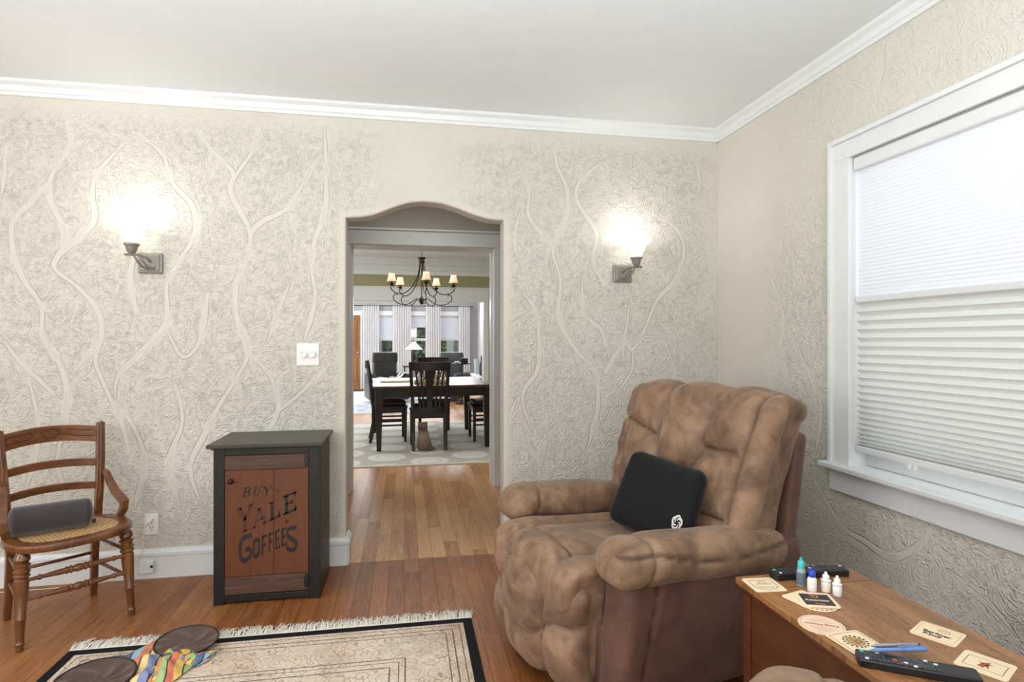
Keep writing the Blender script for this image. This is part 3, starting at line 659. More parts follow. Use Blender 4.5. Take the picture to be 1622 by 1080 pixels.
# living room right wall with an arched recess
nx0, nx1, nz0, nzs = 13.7, 15.15, .55, 1.75
mb = MB(); mb.bx(LRX, LRX+.3, Y5, nx0, 0, CH).bx(LRX, LRX+.3, nx1, LY, 0, CH).bx(LRX, LRX+.3, nx0, nx1, 0, nz0).bx(LRX+.26, LRX+.3, nx0, nx1, nz0, CH)
r = (nx1-nx0)/2; cy = (nx0+nx1)/2; G = []
for i in range(25):
    a = PI*i/24; y = cy+r*math.cos(a); z = nzs+.62*r*math.sin(a); G.append([(LRX+.26, y, z), (LRX, y, z), (LRX, y, CH)])
mb.grid(np.array(G)); struct(mb, 'wall_living_right', M['grey_wall'])
struct(MB().bx(LRX-.015, LRX+.255, nx0+.001, nx1-.001, .86, .885).bx(LRX-.015, LRX+.255, nx0+.001, nx1-.001, 1.17, 1.195).bx(LRX-.015, LRX+.255, nx0+.001, nx1-.001, 1.47, 1.495), 'trim_7', M['white'])

# front door and side light
dr = struct(MB().bx(-1.93, -1.15, LY+.02, LY+.06, .02, 1.98), 'door_2', M['oakdoor'])
for (a, b, z0, z1) in ((-1.84, -1.58, .2, .85), (-1.5, -1.24, .2, .85), (-1.84, -1.58, .98, 1.86), (-1.5, -1.24, .98, 1.86)):
    MB().bx(a, b, LY+.0, LY+.03, z0, z1).build('door_panel', M['oakdoor'], dr, bev=.015)
MB().lathe([(.012, 0), (.012, .03), (.03, .04), (.032, .06), (.015, .075), (0, .075)], (-1.21, LY+.02, .98), 14, axis=(0, -1, 0)).build('door_knob', M['silver'], dr, smooth=True)
struct(MB().bx(-1.99, -1.93, LY-.02, LY, 0, 2.0).bx(-1.99, -.98, LY-.02, LY, 1.98, 2.1).bx(-1.155, -1.118, LY-.02, LY+.06, 0, 1.98).bx(-.985, -.95, LY-.02, LY, 0, 1.98), 'trim_8', M['white'])
sl = struct(MB().bx(-1.12, -1.1, LY+.02, LY+.06, 0, 1.98).bx(-1.0, -.98, LY+.02, LY+.06, 0, 1.98).bx(-1.1, -1.0, LY+.02, LY+.06, .9, .96).bx(-1.1, -1.0, LY+.02, LY+.06, 0, .3).bx(-1.1, -1.0, LY+.02, LY+.06, 1.55, 1.6), 'window_5', M['white'])
MB().bx(-1.1, -1.0, LY+.035, LY+.04, .3, 1.98).build('pane', M['glass'], sl)
for i, (a, b, zb) in enumerate(((-.735, -.235, 1.36), (.105, .645, 1.68), (.915, 1.525, 1.36))):
    m = MB().bx(a-.07, a, LY-.03, LY, .48, 2.02).bx(b, b+.07, LY-.03, LY, .48, 2.02).bx(a-.09, b+.09, LY-.035, LY, 1.98, 2.1).bx(a-.1, b+.1, LY-.08, LY, .5, .55)
    m.bx(a, a+.04, LY+.03, LY+.07, .55, 1.98).bx(b-.04, b, LY+.03, LY+.07, .55, 1.98).bx(a, b, LY+.03, LY+.07, 1.3, 1.36).bx(a, b, LY+.03, LY+.07, .55, .61).bx(a, b, LY+.03, LY+.07, 1.94, 1.98)
    wi = struct(m, 'window_%d' % (i+2), M['white']); MB().bx(a+.04, b-.04, LY+.045, LY+.05, .6, 1.95).build('pane', M['glass'], wi)
    bl = MB().bx(a+.01, b-.01, LY+.008, LY+.011, zb, 1.93).build('roller_blind', M['farblind']); tag(bl, ['white roller blind, half drawn, in the far window behind the left armchair', 'short white roller blind in the middle far window above the stained glass lamp', 'white roller blind, half drawn, in the far window behind the right armchair'][i], 'blind', 'roller blinds at the far windows')
    MB().tube([(a+.01, LY+.012, 1.95), (b-.01, LY+.012, 1.95)], .016, 10).build('roller', M['white'], bl, smooth=True)
    MB().bx(a+.01, b-.01, LY-.0, LY+.018, zb-.02, zb).build('hem_bar', M['white'], bl)
struct(MB().bx(-8, 10, 16.35, 30, -.3, -.2), 'ground', M['lawn'])

# ------------------------------------------------------------------ wall lights, switch, outlet
def sconce(x, mirror, label):
    t = thing('wall_sconce', (x, BY, 1.712), 0, label, 'wall light', 'pair of wall sconces beside the opening'); s = mirror
    MB().bx(-.061, .061, -.02, 0, -.056, .056).build('back_plate', M['pewter'], t, bev=.008)
    MB().bx(-.048, .048, -.027, -.015, -.044, .044).build('plate_moulding', M['pewter'], t, bev=.005)
    cx, cy = -s*.048, -.12
    for k, ox in enumerate((0, .028)):
        pts = [(cx+s*(.005+ox), cy+.01, .028), (cx+s*(.014+ox), cy+.03, .0), (cx+s*(.026+ox), cy+.055, -.026), (cx+s*(.04+ox), cy+.085, -.032), (cx+s*(.044+ox), -.022, -.026)]
        MB().tube(pts, [.005, .005, .0055, .006, .008], 8).build('scroll_arm', M['pewter'], t, smooth=True)
    MB().tube([(cx-s*.034, cy, .03), (cx+s*.04, cy+.004, .03), (cx+s*.06, cy+.04, .018), (cx+s*.068, cy+.06, .0)], .0065, 8).build('cross_bar', M['pewter'], t, smooth=True)
    MB().lathe([(.0, .03), (.01, .031), (.018, .04), (.026, .056), (.028, .07), (.032, .076), (.037, .08), (.037, .088), (.03, .09), (0, .09)], (cx, cy, 0), 24).build('cup', M['pewter'], t, smooth='auto')
    prof = [(.026, .088), (.032, .1), (.042, .118), (.05, .14), (.06, .162), (.076, .183), (.093, .194)]
    inner = [(r-.003, z+.001) for r, z in prof[::-1]]
    MB().lathe(prof+inner, (cx, cy, 0), 32).build('glass_shade', M['sconce_glass'], t, smooth=True)
    point('sconce_bulb_light', (cx, cy, .21), 1.7, (1, .985, .96), .035, t)
    return t
sconce(-1.357, 1, 'lit wall sconce with flared white glass shade left of the archway')
sconce(1.346, -1, 'lit wall sconce with flared white glass shade right of the archway, above the recliner')

t = thing('dimmer_switch', (-.54, BY, 1.213), 0, 'square white wall plate with two round dimmer knobs left of the archway', 'light switch')
MB().bx(-.0615, .0615, -.007, 0, -.064, .064).build('plate', M['white_plastic'], t, bev=.004)
for x in (-.023, .023):
    MB().lathe([(.0195, 0), (.0195, .017), (.0155, .0185), (.0145, .013), (0, .013)], (x, -.006, 0), 24, axis=(0, -1, 0)).build('dimmer_knob', M['white_plastic'], t, smooth='auto')
t = thing('wall_outlet', (-1.355, BY, .292), 0, 'white duplex wall outlet low on the wall beside the cane chair', 'outlet')
MB().bx(-.035, .035, -.007, 0, -.058, .058).build('plate', M['white_plastic'], t, bev=.003)
for z in (.021, -.021):
    f = MB().lathe([(.0175, 0), (.0175, .004), (0, .004)], (.003, -.006, z), 20, axis=(0, -1, 0)).build('socket', M['white_plastic'], t)
    MB().bx(-.006, -.003, -.0112, -.0095, z-.001, z+.008).bx(.008, .011, -.0112, -.0095, z-.001, z+.008).lathe([(.003, 0), (.003, .0012), (0, .0012)], (.003, -.0098, z-.009), 10, axis=(0, -1, 0)).build('slots', M['slot'], f)
cord = thing('power_cord', (-1.355, BY, .292), 0, 'thin pale power cord with a white plug drooping from the outlet', 'cord')
MB().bx(-.016, .006, -.03, -.0115, .008, .03).build('plug', M['white_plastic'], cord, bev=.005)
pts = [(-.012, -.028, .014), (-.026, -.034, -.012), (-.03, -.034, -.06), (-.027, -.036, -.11), (-.034, -.04, -.155), (-.07, -.05, -.21), (-.13, -.06, -.26), (-.22, -.07, -.284), (-.42, -.075, -.289), (-.72, -.08, -.2885)]
cu = bpy.data.curves.new('cord', 'CURVE'); cu.dimensions = '3D'; cu.bevel_depth = .0022; sp = cu.splines.new('NURBS'); sp.points.add(len(pts)-1); sp.use_endpoint_u = True; sp.order_u = 4
for p, q in zip(sp.points, pts): p.co = (*q, 1)
tmp = bpy.data.objects.new('tmp', cu); C.objects.link(tmp); bpy.context.view_layer.update()
me = bpy.data.meshes.new_from_object(tmp.evaluated_get(bpy.context.evaluated_depsgraph_get())); bpy.data.objects.remove(tmp); me.materials.append(M['card']); o = bpy.data.objects.new('wire', me); C.objects.link(o); o.parent = cord
t = thing('baseboard_jack', (-1.368, BY-.018, .07), 0, 'small white painted jack box mounted on the baseboard under the outlet', 'jack box')
MB().bx(-.036, .036, -.024, 0, -.033, .03).build('housing', M['white'], t, bev=.004)
MB().bx(.022, .034, -.0265, -.02, -.004, .01).build('port', M['slot'], t)

# ------------------------------------------------------------------ cane chair
WC = (-1.545, 3.045, 0)
ch = thing('cane_chair', WC, math.radians(41.3), 'antique walnut side chair with a curved ladder back and cane seat by the left wall', 'chair')
SZ = .432
def seat_outline(s=0, n=48):                # D shaped rim, front wide
    P = []
    for i in range(n):
        a = 2*PI*i/n; c, q = math.cos(a), math.sin(a); k = .74
        x = abs(c)**k*(1 if c > 0 else -1); y = abs(q)**k*(1 if q > 0 else -1)
        wx_ = .238 if y < 0 else .238-.045*y; P.append((x*(wx_-s), y*((.235 if y < 0 else .2)-s)-.035))
    return P
G = []
for (s, z) in ((.004, -.03), (0, -.02), (0, -.008), (.006, 0), (.03, .003), (.052, .0), (.056, -.006), (.056, -.03)):
    G.append([(x, y, SZ+z) for x, y in seat_outline(s)])
MB().grid(np.array(G), cu=True, cv=True).build('seat_rim', M['walnut'], ch, smooth='auto')
MB().prism(seat_outline(.054), SZ-.008, SZ-.004).build('cane_seat', M['cane'], ch)
def turned(p0, p1, prof, mb, n=16):         # prof: (t along, radius)
    p0 = Vector(p0); p1 = Vector(p1); L = (p1-p0).length
    mb.lathe([(r, t*L) for t, r in prof], p0, n, axis=(p1-p0)); return mb
LEG = [(0, .012), (.02, .0135), (.05, .0135), (.055, .017), (.075, .0185), (.085, .016), (.1, .0145), (.3, .018), (.31, .021), (.325, .021), (.335, .0185), (.6, .0255), (.7, .0265), (.715, .022), (.73, .029), (.745, .029), (.76, .024), (.775, .03), (.79, .03), (.8, .024), (.83, .024), (.84, .03), (.855, .03), (.865, .02), (.9, .029), (.935, .027), (.97, .016), (1, .015)]
for x in (-1, 1):
    turned((x*.207, -.195, 0), (x*.19, -.165, SZ-.02), LEG, MB()).build('front_leg', M['walnut'], ch, smooth='auto')
    MB().bar([(x*.17, .205, 0), (x*.167, .185, .12), (x*.165, .165, .3), (x*.175, .16, SZ+.02)], [.026, .03, .034, .036], [.03, .032, .034, .034], (1, 0, 0)).build('rear_leg', M['walnut'], ch, bev=.003)
    MB().bar([(x*.175, .16, SZ-.02), (x*.183, .163, .55), (x*.192, .18, .7), (x*.2, .205, .875)], [.03, .033, .036, .034], [.028, .03, .03, .026], (1, 0, 0)).bar([(x*.183, .146, .5), (x*.192, .163, .7), (x*.2, .19, .882)], .012, .006, (1, 0, 0)).build('back_post', M['walnut'], ch, bev=.003)
def rail(zc, h, th, bowz, name, w=.19):
    m = MB(); n = 17; ts = [-1+2*i/(n-1) for i in range(n)]
    pts = [(t*w*(1 if zc < .7 else 1.03), .165+(zc-.45)*.09+.045*(1-t*t), zc+bowz*(1-t*t)) for t in ts]
    m.bar(pts, h, th, (0, 0, 1)); return m.build(name, M['walnut2'], ch, bev=.003)
rl = rail(.815, .078, .016, .02, 'crest_rail'); rail(.675, .038, .014, .012, 'back_rail'); rail(.56, .036, .014, .012, 'back_rail')
def carve(pts):                             # incised lines of the crest rail, in (x, z) mapped onto its bowed front
    m = MB(); q = [Vector((x, .165+(.815-.45)*.09+.045*(1-(x/.196)**2)-.0085, .815+.02*(1-(x/.196)**2)+z)) for x, z in pts]; m.tube(q, .0013, 6); return m
m = MB()
for s_ in (-1, 1):
    p = [(s_*.075, .018), (s_*.165, .018)]+[(s_*(.165+.014*math.sin(a)), .004+.014*math.cos(a)) for a in np.linspace(0, PI, 8)]+[(s_*.165, -.012), (s_*.085, -.012), (s_*.07, .0), (s_*.075, .018)]
    a_ = carve(p); m.add(a_.v, a_.f)
p = [(.034*math.cos(a)*(1+.12*math.sin(3*a)), .003+.022*math.sin(a)) for a in np.linspace(0, 2*PI, 25)]; a_ = carve(p); m.add(a_.v, a_.f)
m.build('carving', M['ink'], rl)
for x in (-1, 1):                           # hip brackets: bend from the post down to the seat rim
    pts = [(x*.198, .148, .632), (x*.2, .115, .628), (x*.206, .085, .585), (x*.214, .05, .548), (x*.224, .0, .52), (x*.23, -.03, .5), (x*.226, -.034, .47), (x*.214, -.018, SZ)]
    MB().bar(pts, [.02, .026, .03, .03, .032, .034, .034, .03], [.026, .024, .03, .034, .034, .04, .03, .026], (1, 0, 0)).build('hip_bracket', M['walnut'], ch, bev=.004)
STR = [(0, .006), (.12, .0085), (.14, .008), (.15, .012), (.165, .012), (.175, .008), (.2, .0085), (.34, .0125), (.38, .012), (.385, .016), (.4, .016), (.41, .011), (.425, .017), (.44, .017), (.45, .012), (.48, .0165), (.52, .0165), (.55, .012), (.56, .017), (.575, .017), (.585, .011), (.6, .016), (.615, .016), (.62, .012), (.66, .0125), (.8, .0085), (.825, .008), (.835, .012), (.85, .012), (.86, .008), (.88, .0085), (1, .006)]
for z in (.205, .285): turned((-.2, -.188+.03*(z-.2), z), (.2, -.188+.03*(z-.2), z), STR, MB()).build('turned_stretcher', M['walnut2'], ch, smooth='auto')
MB().tube([(-.166, .18, .225), (.166, .18, .225)], .008, 10).build('rear_stretcher', M['walnut2'], ch, smooth=True)
for x in (-1, 1):
    for z in (.18, .3): MB().tube([(x*.2, -.18, z), (x*.167, .175, z+.005)], .008, 10).build('side_stretcher', M['walnut2'], ch, smooth=True)
bo = thing('bolster_cushion', (-1.565, 2.975, SZ+.066), math.radians(27), 'round charcoal bolster cushion lying on the cane chair seat', 'cushion')
BR = .062
prof = [(0, -.187), (.03, -.186), (.05, -.178), (.0605, -.165), (.0628, -.155), (.0618, -.152), (.0625, -.1), (.062, 0), (.0625, .1), (.0618, .152), (.0628, .155), (.0605, .165), (.05, .178), (.03, .186), (0, .187)]
prof = [(r_, z_*.81) for r_, z_ in prof]
MB().lathe(prof, (0, 0, 0), 40, axis=(1, 0, 0)).build('cover', M['bolster'], bo, smooth=True)
MB().bx(.148, .163, -.03, -.01, -.052, -.035).build('strap_end', M['slot'], bo, bev=.003)

# ------------------------------------------------------------------ coffee cabinet
cb = thing('coffee_cabinet', (-.664, 3.245, 0), 0, 'small black framed wooden cabinet lettered BUY YALE COFFEES, standing left of the archway', 'cabinet')
hw = .249; fy = -.181; by_ = .195
MB().bx(-hw, -hw+.05, fy, fy+.022, 0, .765).bx(hw-.055, hw, fy, fy+.022, 0, .765).bx(-hw+.05, hw-.055, fy, fy+.022, .73, .765).bx(-hw+.05, hw-.055, fy, fy+.022, .012, .042).build('face_frame', M['cabinet'], cb, bev=.002)
multi('side_panel', M['cabside'], cb, [(-hw, -hw+.018, fy+.022, by_, 0, .765), (hw-.018, hw, fy+.022, by_, 0, .765)], bev=.002)
MB().bx(-hw+.018, hw-.018, by_-.012, by_, .01, .765).bx(-hw+.018, hw-.018, fy+.03, by_-.012, .03, .045).build('carcass', M['cabinet'], cb)
MB().bx(-hw-.024, hw+.018, fy-.034, by_+.012, .768, .788).bx(-hw-.01, hw+.008, fy-.014, by_, .76, .768).build('top', M['cabtop'], cb, bev=.004)
dx0, dx1 = -hw+.052, hw-.057
dn = MB().bx(dx0, dx1, fy+.006, fy+.02, .044, .728).build('door', M['cabpanel'], cb)
multi('painted_board', M['cabpanel'], dn, [(dx0, -.635+.664-.0012, fy+.001, fy+.008, .135, .655), (-.635+.664+.0012, dx1, fy+.001, fy+.008, .135, .655)], bev=.001)
multi('cross_board', M['cabboard'], dn, [(dx0, dx1-.012, fy-.005, fy+.008, .657, .727), (dx0, dx1-.012, fy-.005, fy+.008, .05, .133)], bev=.002)
multi('hinge', M['cabinet'], dn, [(dx1-.02, dx1+.004, fy-.008, fy+.004, .675, .715), (dx1-.02, dx1+.004, fy-.008, fy+.004, .068, .12)], bev=.002)
MB().lathe([(.005, 0), (.005, .008), (.0125, .014), (.0135, .02), (.009, .026), (0, .027)], (-.83+.664, fy+.001, .605), 18, axis=(0, -1, 0)).build('knob', M['bronze'], dn, smooth=True)
# lettering: unit-square strokes warped into quads read off in millimetre-like panel units
PX = lambda u, v: Vector((( (370+u/7.714)-338)/340-.913+.664, fy+.0004-.0009*0, (955-(755+v/7.714))/331.))
def glyph(mb, ch_, q, wt=.16):
    BL, BRr, TR, TL = q
    def fn(x, y):
        u = BL[0]*(1-x)*(1-y)+BRr[0]*x*(1-y)+TR[0]*x*y+TL[0]*(1-x)*y; v = BL[1]*(1-x)*(1-y)+BRr[1]*x*(1-y)+TR[1]*x*y+TL[1]*(1-x)*y
        return PX(u, v)
    h = wt/2; s = {}
    st = []
    sf = lambda x, y, w_=.5, k=.09: ([(x-w_/2, y), (x+w_/2, y)], k)
    if ch_ == 'Y': st = [([(.16, .93), (.5, .48)], wt*1.5), ([(.84, .93), (.5, .48)], wt*1.1), ([(.5, .52), (.5, .05)], wt*1.3), sf(.18, .95, .36), sf(.84, .95, .32), sf(.5, .05, .6)]
    if ch_ == 'A': st = [([(.14, .05), (.5, .98)], wt*.9), ([(.5, .98), (.84, .05)], wt*1.6), ([(.28, .36), (.72, .36)], .1), sf(.16, .05, .34), sf(.84, .05, .38)]
    if ch_ == 'L': st = [([(.28, .95), (.28, .05)], wt*1.6), sf(.28, .95, .5), ([(.05, .06), (.95, .06)], .13), ([(.88, .03), (.82, .38)], [wt*1.4, wt*.5])]
    if ch_ == 'E': st = [([(.26, .95), (.26, .05)], wt*1.6), ([(.02, .94), (.95, .94)], .13), ([(.02, .06), (.95, .06)], .13), ([(.26, .52), (.66, .52)], .1), ([(.66, .42), (.66, .64)], .12), ([(.88, .97), (.86, .7)], [wt*1.3, wt*.4]), ([(.9, .03), (.86, .32)], [wt*1.3, wt*.4])]
    if ch_ == 'B': st = [([(.3, .97), (.3, .03)], wt*1.3), ([(.12, .97), (.55, .97)]+arc(.55, .76, .3, .21, 90, -90, 10)+[(.3, .53)], [.07]*2+[.07+.1*math.sin(PI*i/10) for i in range(11)]+[.06]), ([(.3, .53), (.6, .53)]+arc(.6, .28, .32, .25, 90, -90, 10)+[(.1, .03)], [.06]*2+[.07+.12*math.sin(PI*i/10) for i in range(11)]+[.07])]
    if ch_ == 'U': st = [([(.22, .97), (.22, .3)]+arc(.5, .3, .28, .25, 180, 360, 12)+[(.78, .97)], [wt*1.3]*2+[wt*.7]*13+[wt*.5]), sf(.22, .97, .4, .06), sf(.78, .97, .36, .06)]
    if ch_ == 'y': st = [([(.2, .95), (.5, .45)], wt*1.2), ([(.85, .95), (.5, .45)], wt*.6), ([(.5, .5), (.5, .04)], wt*1.2), sf(.2, .96, .38, .06), sf(.82, .96, .34, .06), sf(.5, .04, .44, .06)]
    if ch_ == 'C': st = [([(.98, .93)]+[(.72, .95)]+arc(.5, .62, .37, .32, 100, 180, 8)+arc(.5, .34, .37, .28, 180, 300, 12)+arc(.66, .3, .26, .17, -40, 120, 8)+[(.6, .36)], [.2, .17]+[wt*1.2]*9+[wt*1.2]*13+[wt]*9+[wt*.4])]
    if ch_ == 'O': st = [([(.18, .5), (.18, .8)]+arc(.5, .8, .32, .14, 180, 0, 8)+[(.82, .5), (.82, .2)]+arc(.5, .2, .32, .14, 0, -180, 8)+[(.18, .5)], wt*1.6)]
    if ch_ == 'F': st = [([(.3, .97), (.3, .02)], wt*1.8), ([(.3, .92), (1.0, .92)], .12), ([(.3, .52), (.75, .52)], .09), ([(.72, .42), (.72, .64)], .14)]
    if ch_ == 'e': st = [([(.3, .97), (.3, .03)], wt*1.8), ([(.3, .93), (1.0, .93)], .11), ([(.3, .52), (.75, .52)], .09), ([(.72, .42), (.72, .64)], .14), ([(.3, .06), (1.0, .06)], .11), ([(.95, .03), (.92, .24)], [.2, .1])]
    if ch_ == 'S': st = [([(1.0, .93), (.6, .93)]+arc(.42, .78, .26, .15, 90, 200, 6)+[(.35, .6), (.72, .42)]+arc(.62, .25, .3, .2, 40, -130, 10)+[(.2, .22), (.3, .28)], [.17, .14]+[wt]*7+[wt*1.3]*2+[wt*1.1]*11+[wt*.8, wt*.5])]
    for pts, w_ in st: ribbon(mb, pts, w_, fn)
ltr = thing  # (lettering stays a child of the door)
QS = [('B', [(82, 210), (190, 206), (212, 82), (112, 86)], 0, .16), ('U', [(212, 206), (300, 204), (338, 80), (248, 82)], 0, .16), ('y', [(355, 204), (432, 200), (480, 76), (340, 80)], 0, .16),
      ('Y', [(72, 672), (190, 628), (250, 275), (18, 350)], 1, .16), ('A', [(212, 622), (408, 545), (372, 322), (240, 370)], 1, .16), ('L', [(420, 540), (572, 470), (560, 250), (412, 290)], 0, .14), ('E', [(592, 470), (770, 400), (768, 155), (588, 215)], 0, .14),
      ('C', [(50, 1030), (220, 1010), (222, 668), (50, 710)], 0, .17), ('O', [(222, 980), (316, 962), (318, 722), (222, 745)], 0, .16), ('F', [(318, 965), (398, 940), (404, 682), (320, 705)], 0, .16), ('F', [(408, 930), (470, 905), (480, 655), (408, 680)], 0, .16),
      ('e', [(488, 895), (556, 872), (556, 625), (488, 650)], 0, .16), ('e', [(566, 868), (640, 838), (640, 605), (566, 630)], 0, .16), ('S', [(590, 950), (785, 905), (762, 600), (632, 615)], 0, .17)]
for c_, q_, fade, wt_ in QS:
    m = MB(); glyph(m, c_, q_, wt_); m.build('painted_letter', M['ink2'] if fade else M['ink'], dn)
m = MB(); ribbon(m, [(455, 132), (500, 130), (545, 145), (550, 155), (520, 158), (505, 148), (545, 140), (630, 150)], 5, lambda x, y: PX(x, y)); m.build('painted_flourish', M['ink'], dn)
m = MB()
for k in range(5):
    a = PI*k/5; ribbon(m, [(638-26*math.cos(a), 540-30*math.sin(a)), (638+26*math.cos(a), 540+30*math.sin(a))], 6, PX)
m.build('painted_star', M['ink2'], dn)

# ------------------------------------------------------------------ recliner (local: -x faces forward, -y is the side towards the camera)
def recliner(label, loc, rz):
    t = thing('recliner', loc, rz, label, 'recliner', None)
    # back: three pillow tops with a U shaped head pillow, wings and side gussets
    L1 = [(-.145, .42), (-.15, .2), (-.14, .06), (-.1, -.02), (0, -.05), (.1, -.02), (.14, .06), (.15, .2), (.145, .42)]   # around the head pillow (y, z)
    W1 = [(-.145, .1), (-.36, .09)]; W2 = [(.145, .1), (.44, .17)]
    W3 = [(-.36, -.17), (-.06, -.17), (0, -.2), (.06, -.17), (.36, -.17)]
    G1 = [(-.375, -.36), (-.38, 0), (-.39, .4)]; G2 = [(.375, -.36), (.38, 0), (.39, .4)]; CN = [(0, -.05), (0, -.36)]
    LB = [L1, W1, W2, W3, G1, G2]
    def sl_(X, Y, lines, w_=.0035):
        d = np.min([pdist(X, Y, l)[0] for l in lines], 0); return np.exp(-(d/w_)**2)
    def hb(P, D):
        h = puff(P[:, 1], P[:, 2], LB, .03, .038, .0065, 60, 3) + puff(P[:, 1], P[:, 2], [L1], .026, .022, 0)
        h -= .012*sl_(P[:, 1], P[:, 2], LB, .006)
        f = np.clip(-D[:, 0], 0, 1)**.5; top = np.clip(D[:, 2], 0, 1)
        hh = np.maximum(h+.012, 0)*np.maximum(f, top*.8)
        sd = np.clip(abs(D[:, 1]), 0, 1); hh = hh + sd*.007*sn(np.stack([P[:, 2], P[:, 0]], 1), 38, 5)*(1-f)
        return hh + .004*sn(P, 15, 8)
    def db(Q):
        Q = Q.copy(); k = (Q[:, 2]+.36)/.72; Q[:, 1] *= .93+.07*k; Q[:, 2] += -.004*(Q[:, 1]/.4)**2*k-.03*Q[:, 1]*k*0
        Q[:, 0] += .03*np.sin(PI*np.clip(k, 0, 1))*-1; return roty(Q, math.radians(15.5), (0, 0, -.36))+np.array([.685, 0, .722])
    rbox(MB(), (.19, .88, .68), .055, .0075, hb, db, seam=lambda P, D: .75*sl_(P[:, 1], P[:, 2], LB)*(D[:, 0] < .3)).build('backrest', M['suede'], t, smooth=True, weld=1e-4)
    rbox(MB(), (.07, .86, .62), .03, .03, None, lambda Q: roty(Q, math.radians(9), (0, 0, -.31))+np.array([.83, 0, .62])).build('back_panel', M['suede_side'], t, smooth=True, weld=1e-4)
    # seat with side bolsters
    S1 = [(-.37, .185), (.34, .2)]; S2 = [(-.37, -.185), (.34, -.2)]; S3 = [(-.27, .185), (-.262, 0), (-.27, -.185)]
    def hs(P, D):
        up = np.clip(D[:, 2]+.3, 0, 1); fr = np.clip(-D[:, 0], 0, 1)
        h = puff(P[:, 0]*1.0, P[:, 1], [S1, S2], .03, .04, .004, 60, 11)
        h3 = puff(P[:, 0], P[:, 1], [S3], .012, .015, .004, 60, 12)
        wr = .004*np.abs(sn(np.stack([P[:, 0]*.4+P[:, 1], P[:, 1]], 1), 40, 15))*np.exp(-((P[:, 1]-.27)/.08)**2)
        h -= .010*sl_(P[:, 0], P[:, 1], [S1, S2, S3], .006)
        return (h+h3)*np.clip(up+fr*.8, 0, 1)+wr*up+.004*sn(P, 14, 19)
    def ds(Q):
        Q = Q.copy(); x = Q[:, 0]; Q[:, 2] -= .03*np.clip((x+.1)/.4, 0, 1); Q[:, 2] += .012*np.exp(-((x+.24)/.1)**2); return Q+np.array([.27, 0, .385])
    rbox(MB(), (.72, .59, .15), .045, .009, hs, ds, seam=lambda P, D: .75*sl_(P[:, 0], P[:, 1], [S1, S2, S3])*(D[:, 2] > -.3)).build('seat_cushion', M['suede'], t, smooth=True, weld=1e-4)
    # closed footrest: two rows of three puffed panels
    R1 = [(-.33, .05), (-.2, .035), (-.16, .0), (-.08, -.05), (0, -.065), (.08, -.05), (.16, .0), (.2, .035), (.33, .05)]
    V1 = [(-.17, .24), (-.165, 0), (-.155, -.25)]; V2 = [(.17, .24), (.165, 0), (.155, -.25)]
    def hf(P, D):
        fr = np.clip(-D[:, 0]*1.3, 0, 1)
        h = puff(P[:, 1], P[:, 2], [R1, V1, V2], .05, .045, .005, 60, 21)
        wr = .0055*sn(np.stack([P[:, 1]*1.0+P[:, 2]*.4, P[:, 2]*.15], 1), 62, 23)*np.exp(-((P[:, 2]-.06)/.07)**2)*(np.abs(P[:, 1]) < .15)
        h -= .012*sl_(P[:, 1], P[:, 2], [R1, V1, V2], .006)
        return (h+wr)*fr+.004*sn(P, 15, 24)
    def df(Q):
        Q = Q.copy(); z = Q[:, 2]; Q[:, 0] += .045*np.clip(-z/.2, 0, 1)**2+.02*np.clip((z-.1)/.1, 0, 1)+.055*(Q[:, 1]/.3)**2; Q[:, 1] *= 1-.06*np.clip(-z/.2, 0, 1); return Q+np.array([-.05, 0, .235])
    rbox(MB(), (.16, .63, .37), .055, .0085, hf, df, seam=lambda P, D: .75*sl_(P[:, 1], P[:, 2], [R1, V1, V2])*(D[:, 0] < -.2)).build('footrest', M['suede'], t, smooth=True, weld=1e-4)
    MB().bx(.02, .8, -.36, .36, .05, .3).build('frame', M['suede_side'], t, bev=.02)
    for s in (-1, 1):
        TS = [(-.39, .035), (-.27, .04), (-.1, .01), (.1, .0), (.38, .04)]
        def ha(P, D):
            ring = puff(P[:, 0], P[:, 2]*0, [[(-.27, 0), (-.27, .01)]], .014, .012, .004, 60, 31+s)
            top = pdist(P[:, 0], P[:, 2], TS)[0]
            side = np.clip(s*D[:, 1], 0, 1)
            seam = -.009*np.exp(-(top/.006)**2)*(side > .2)
            wr = .004*sn(np.stack([P[:, 0], P[:, 2]*.3], 1), 60, 33+s)*np.exp(-((P[:, 0]+.28)/.06)**2)
            wr2 = .0045*sn(np.stack([P[:, 0]*1.0-P[:, 2]*.8, P[:, 1]*.4], 1), 30, 35+s)
            return ring+seam+wr+wr2
        def da(Q):
            Q = Q.copy(); x = Q[:, 0]; k = np.clip((-x)/.4, 0, 1); m_ = 1-.14*np.clip(x/.4, 0, 1)
            Q[:, 1] *= (1+.06*k)*m_; Q[:, 2] *= m_*(1-.06*k); Q[:, 2] += .018*k-.03*np.clip(x/.4, -0.2, 1)-.02*np.exp(-(x/.2)**2)*0; Q[:, 0] += .02*(Q[:, 2]/.1)
            return Q+np.array([.385, s*.415, .517])
        rbox(MB(), (.79, .18, .135), .064, .0085, ha, da, seam=lambda P, D: .75*np.maximum(sl_(P[:, 0], P[:, 2]*0, [[(-.27, 0), (-.27, .01)]]), sl_(P[:, 0], P[:, 2], [TS], .005)*(s*D[:, 1] > .2))).build('armrest', M['suede'], t, smooth=True, weld=1e-4)
        def hp(P, D):
            out = np.clip(s*D[:, 1], 0, 1); fr = np.clip(-D[:, 0], 0, 1)
            d = pdist(P[:, 0], P[:, 2], [(-.29, .23), (-.335, .05), (-.37, -.23)])[0]
            return -.012*np.exp(-(d/.007)**2)*out + .014*np.cos(np.clip(P[:, 2]/.25, -1, 1)*PI/2)*(out+fr)+.0025*sn(P, 12, 41)
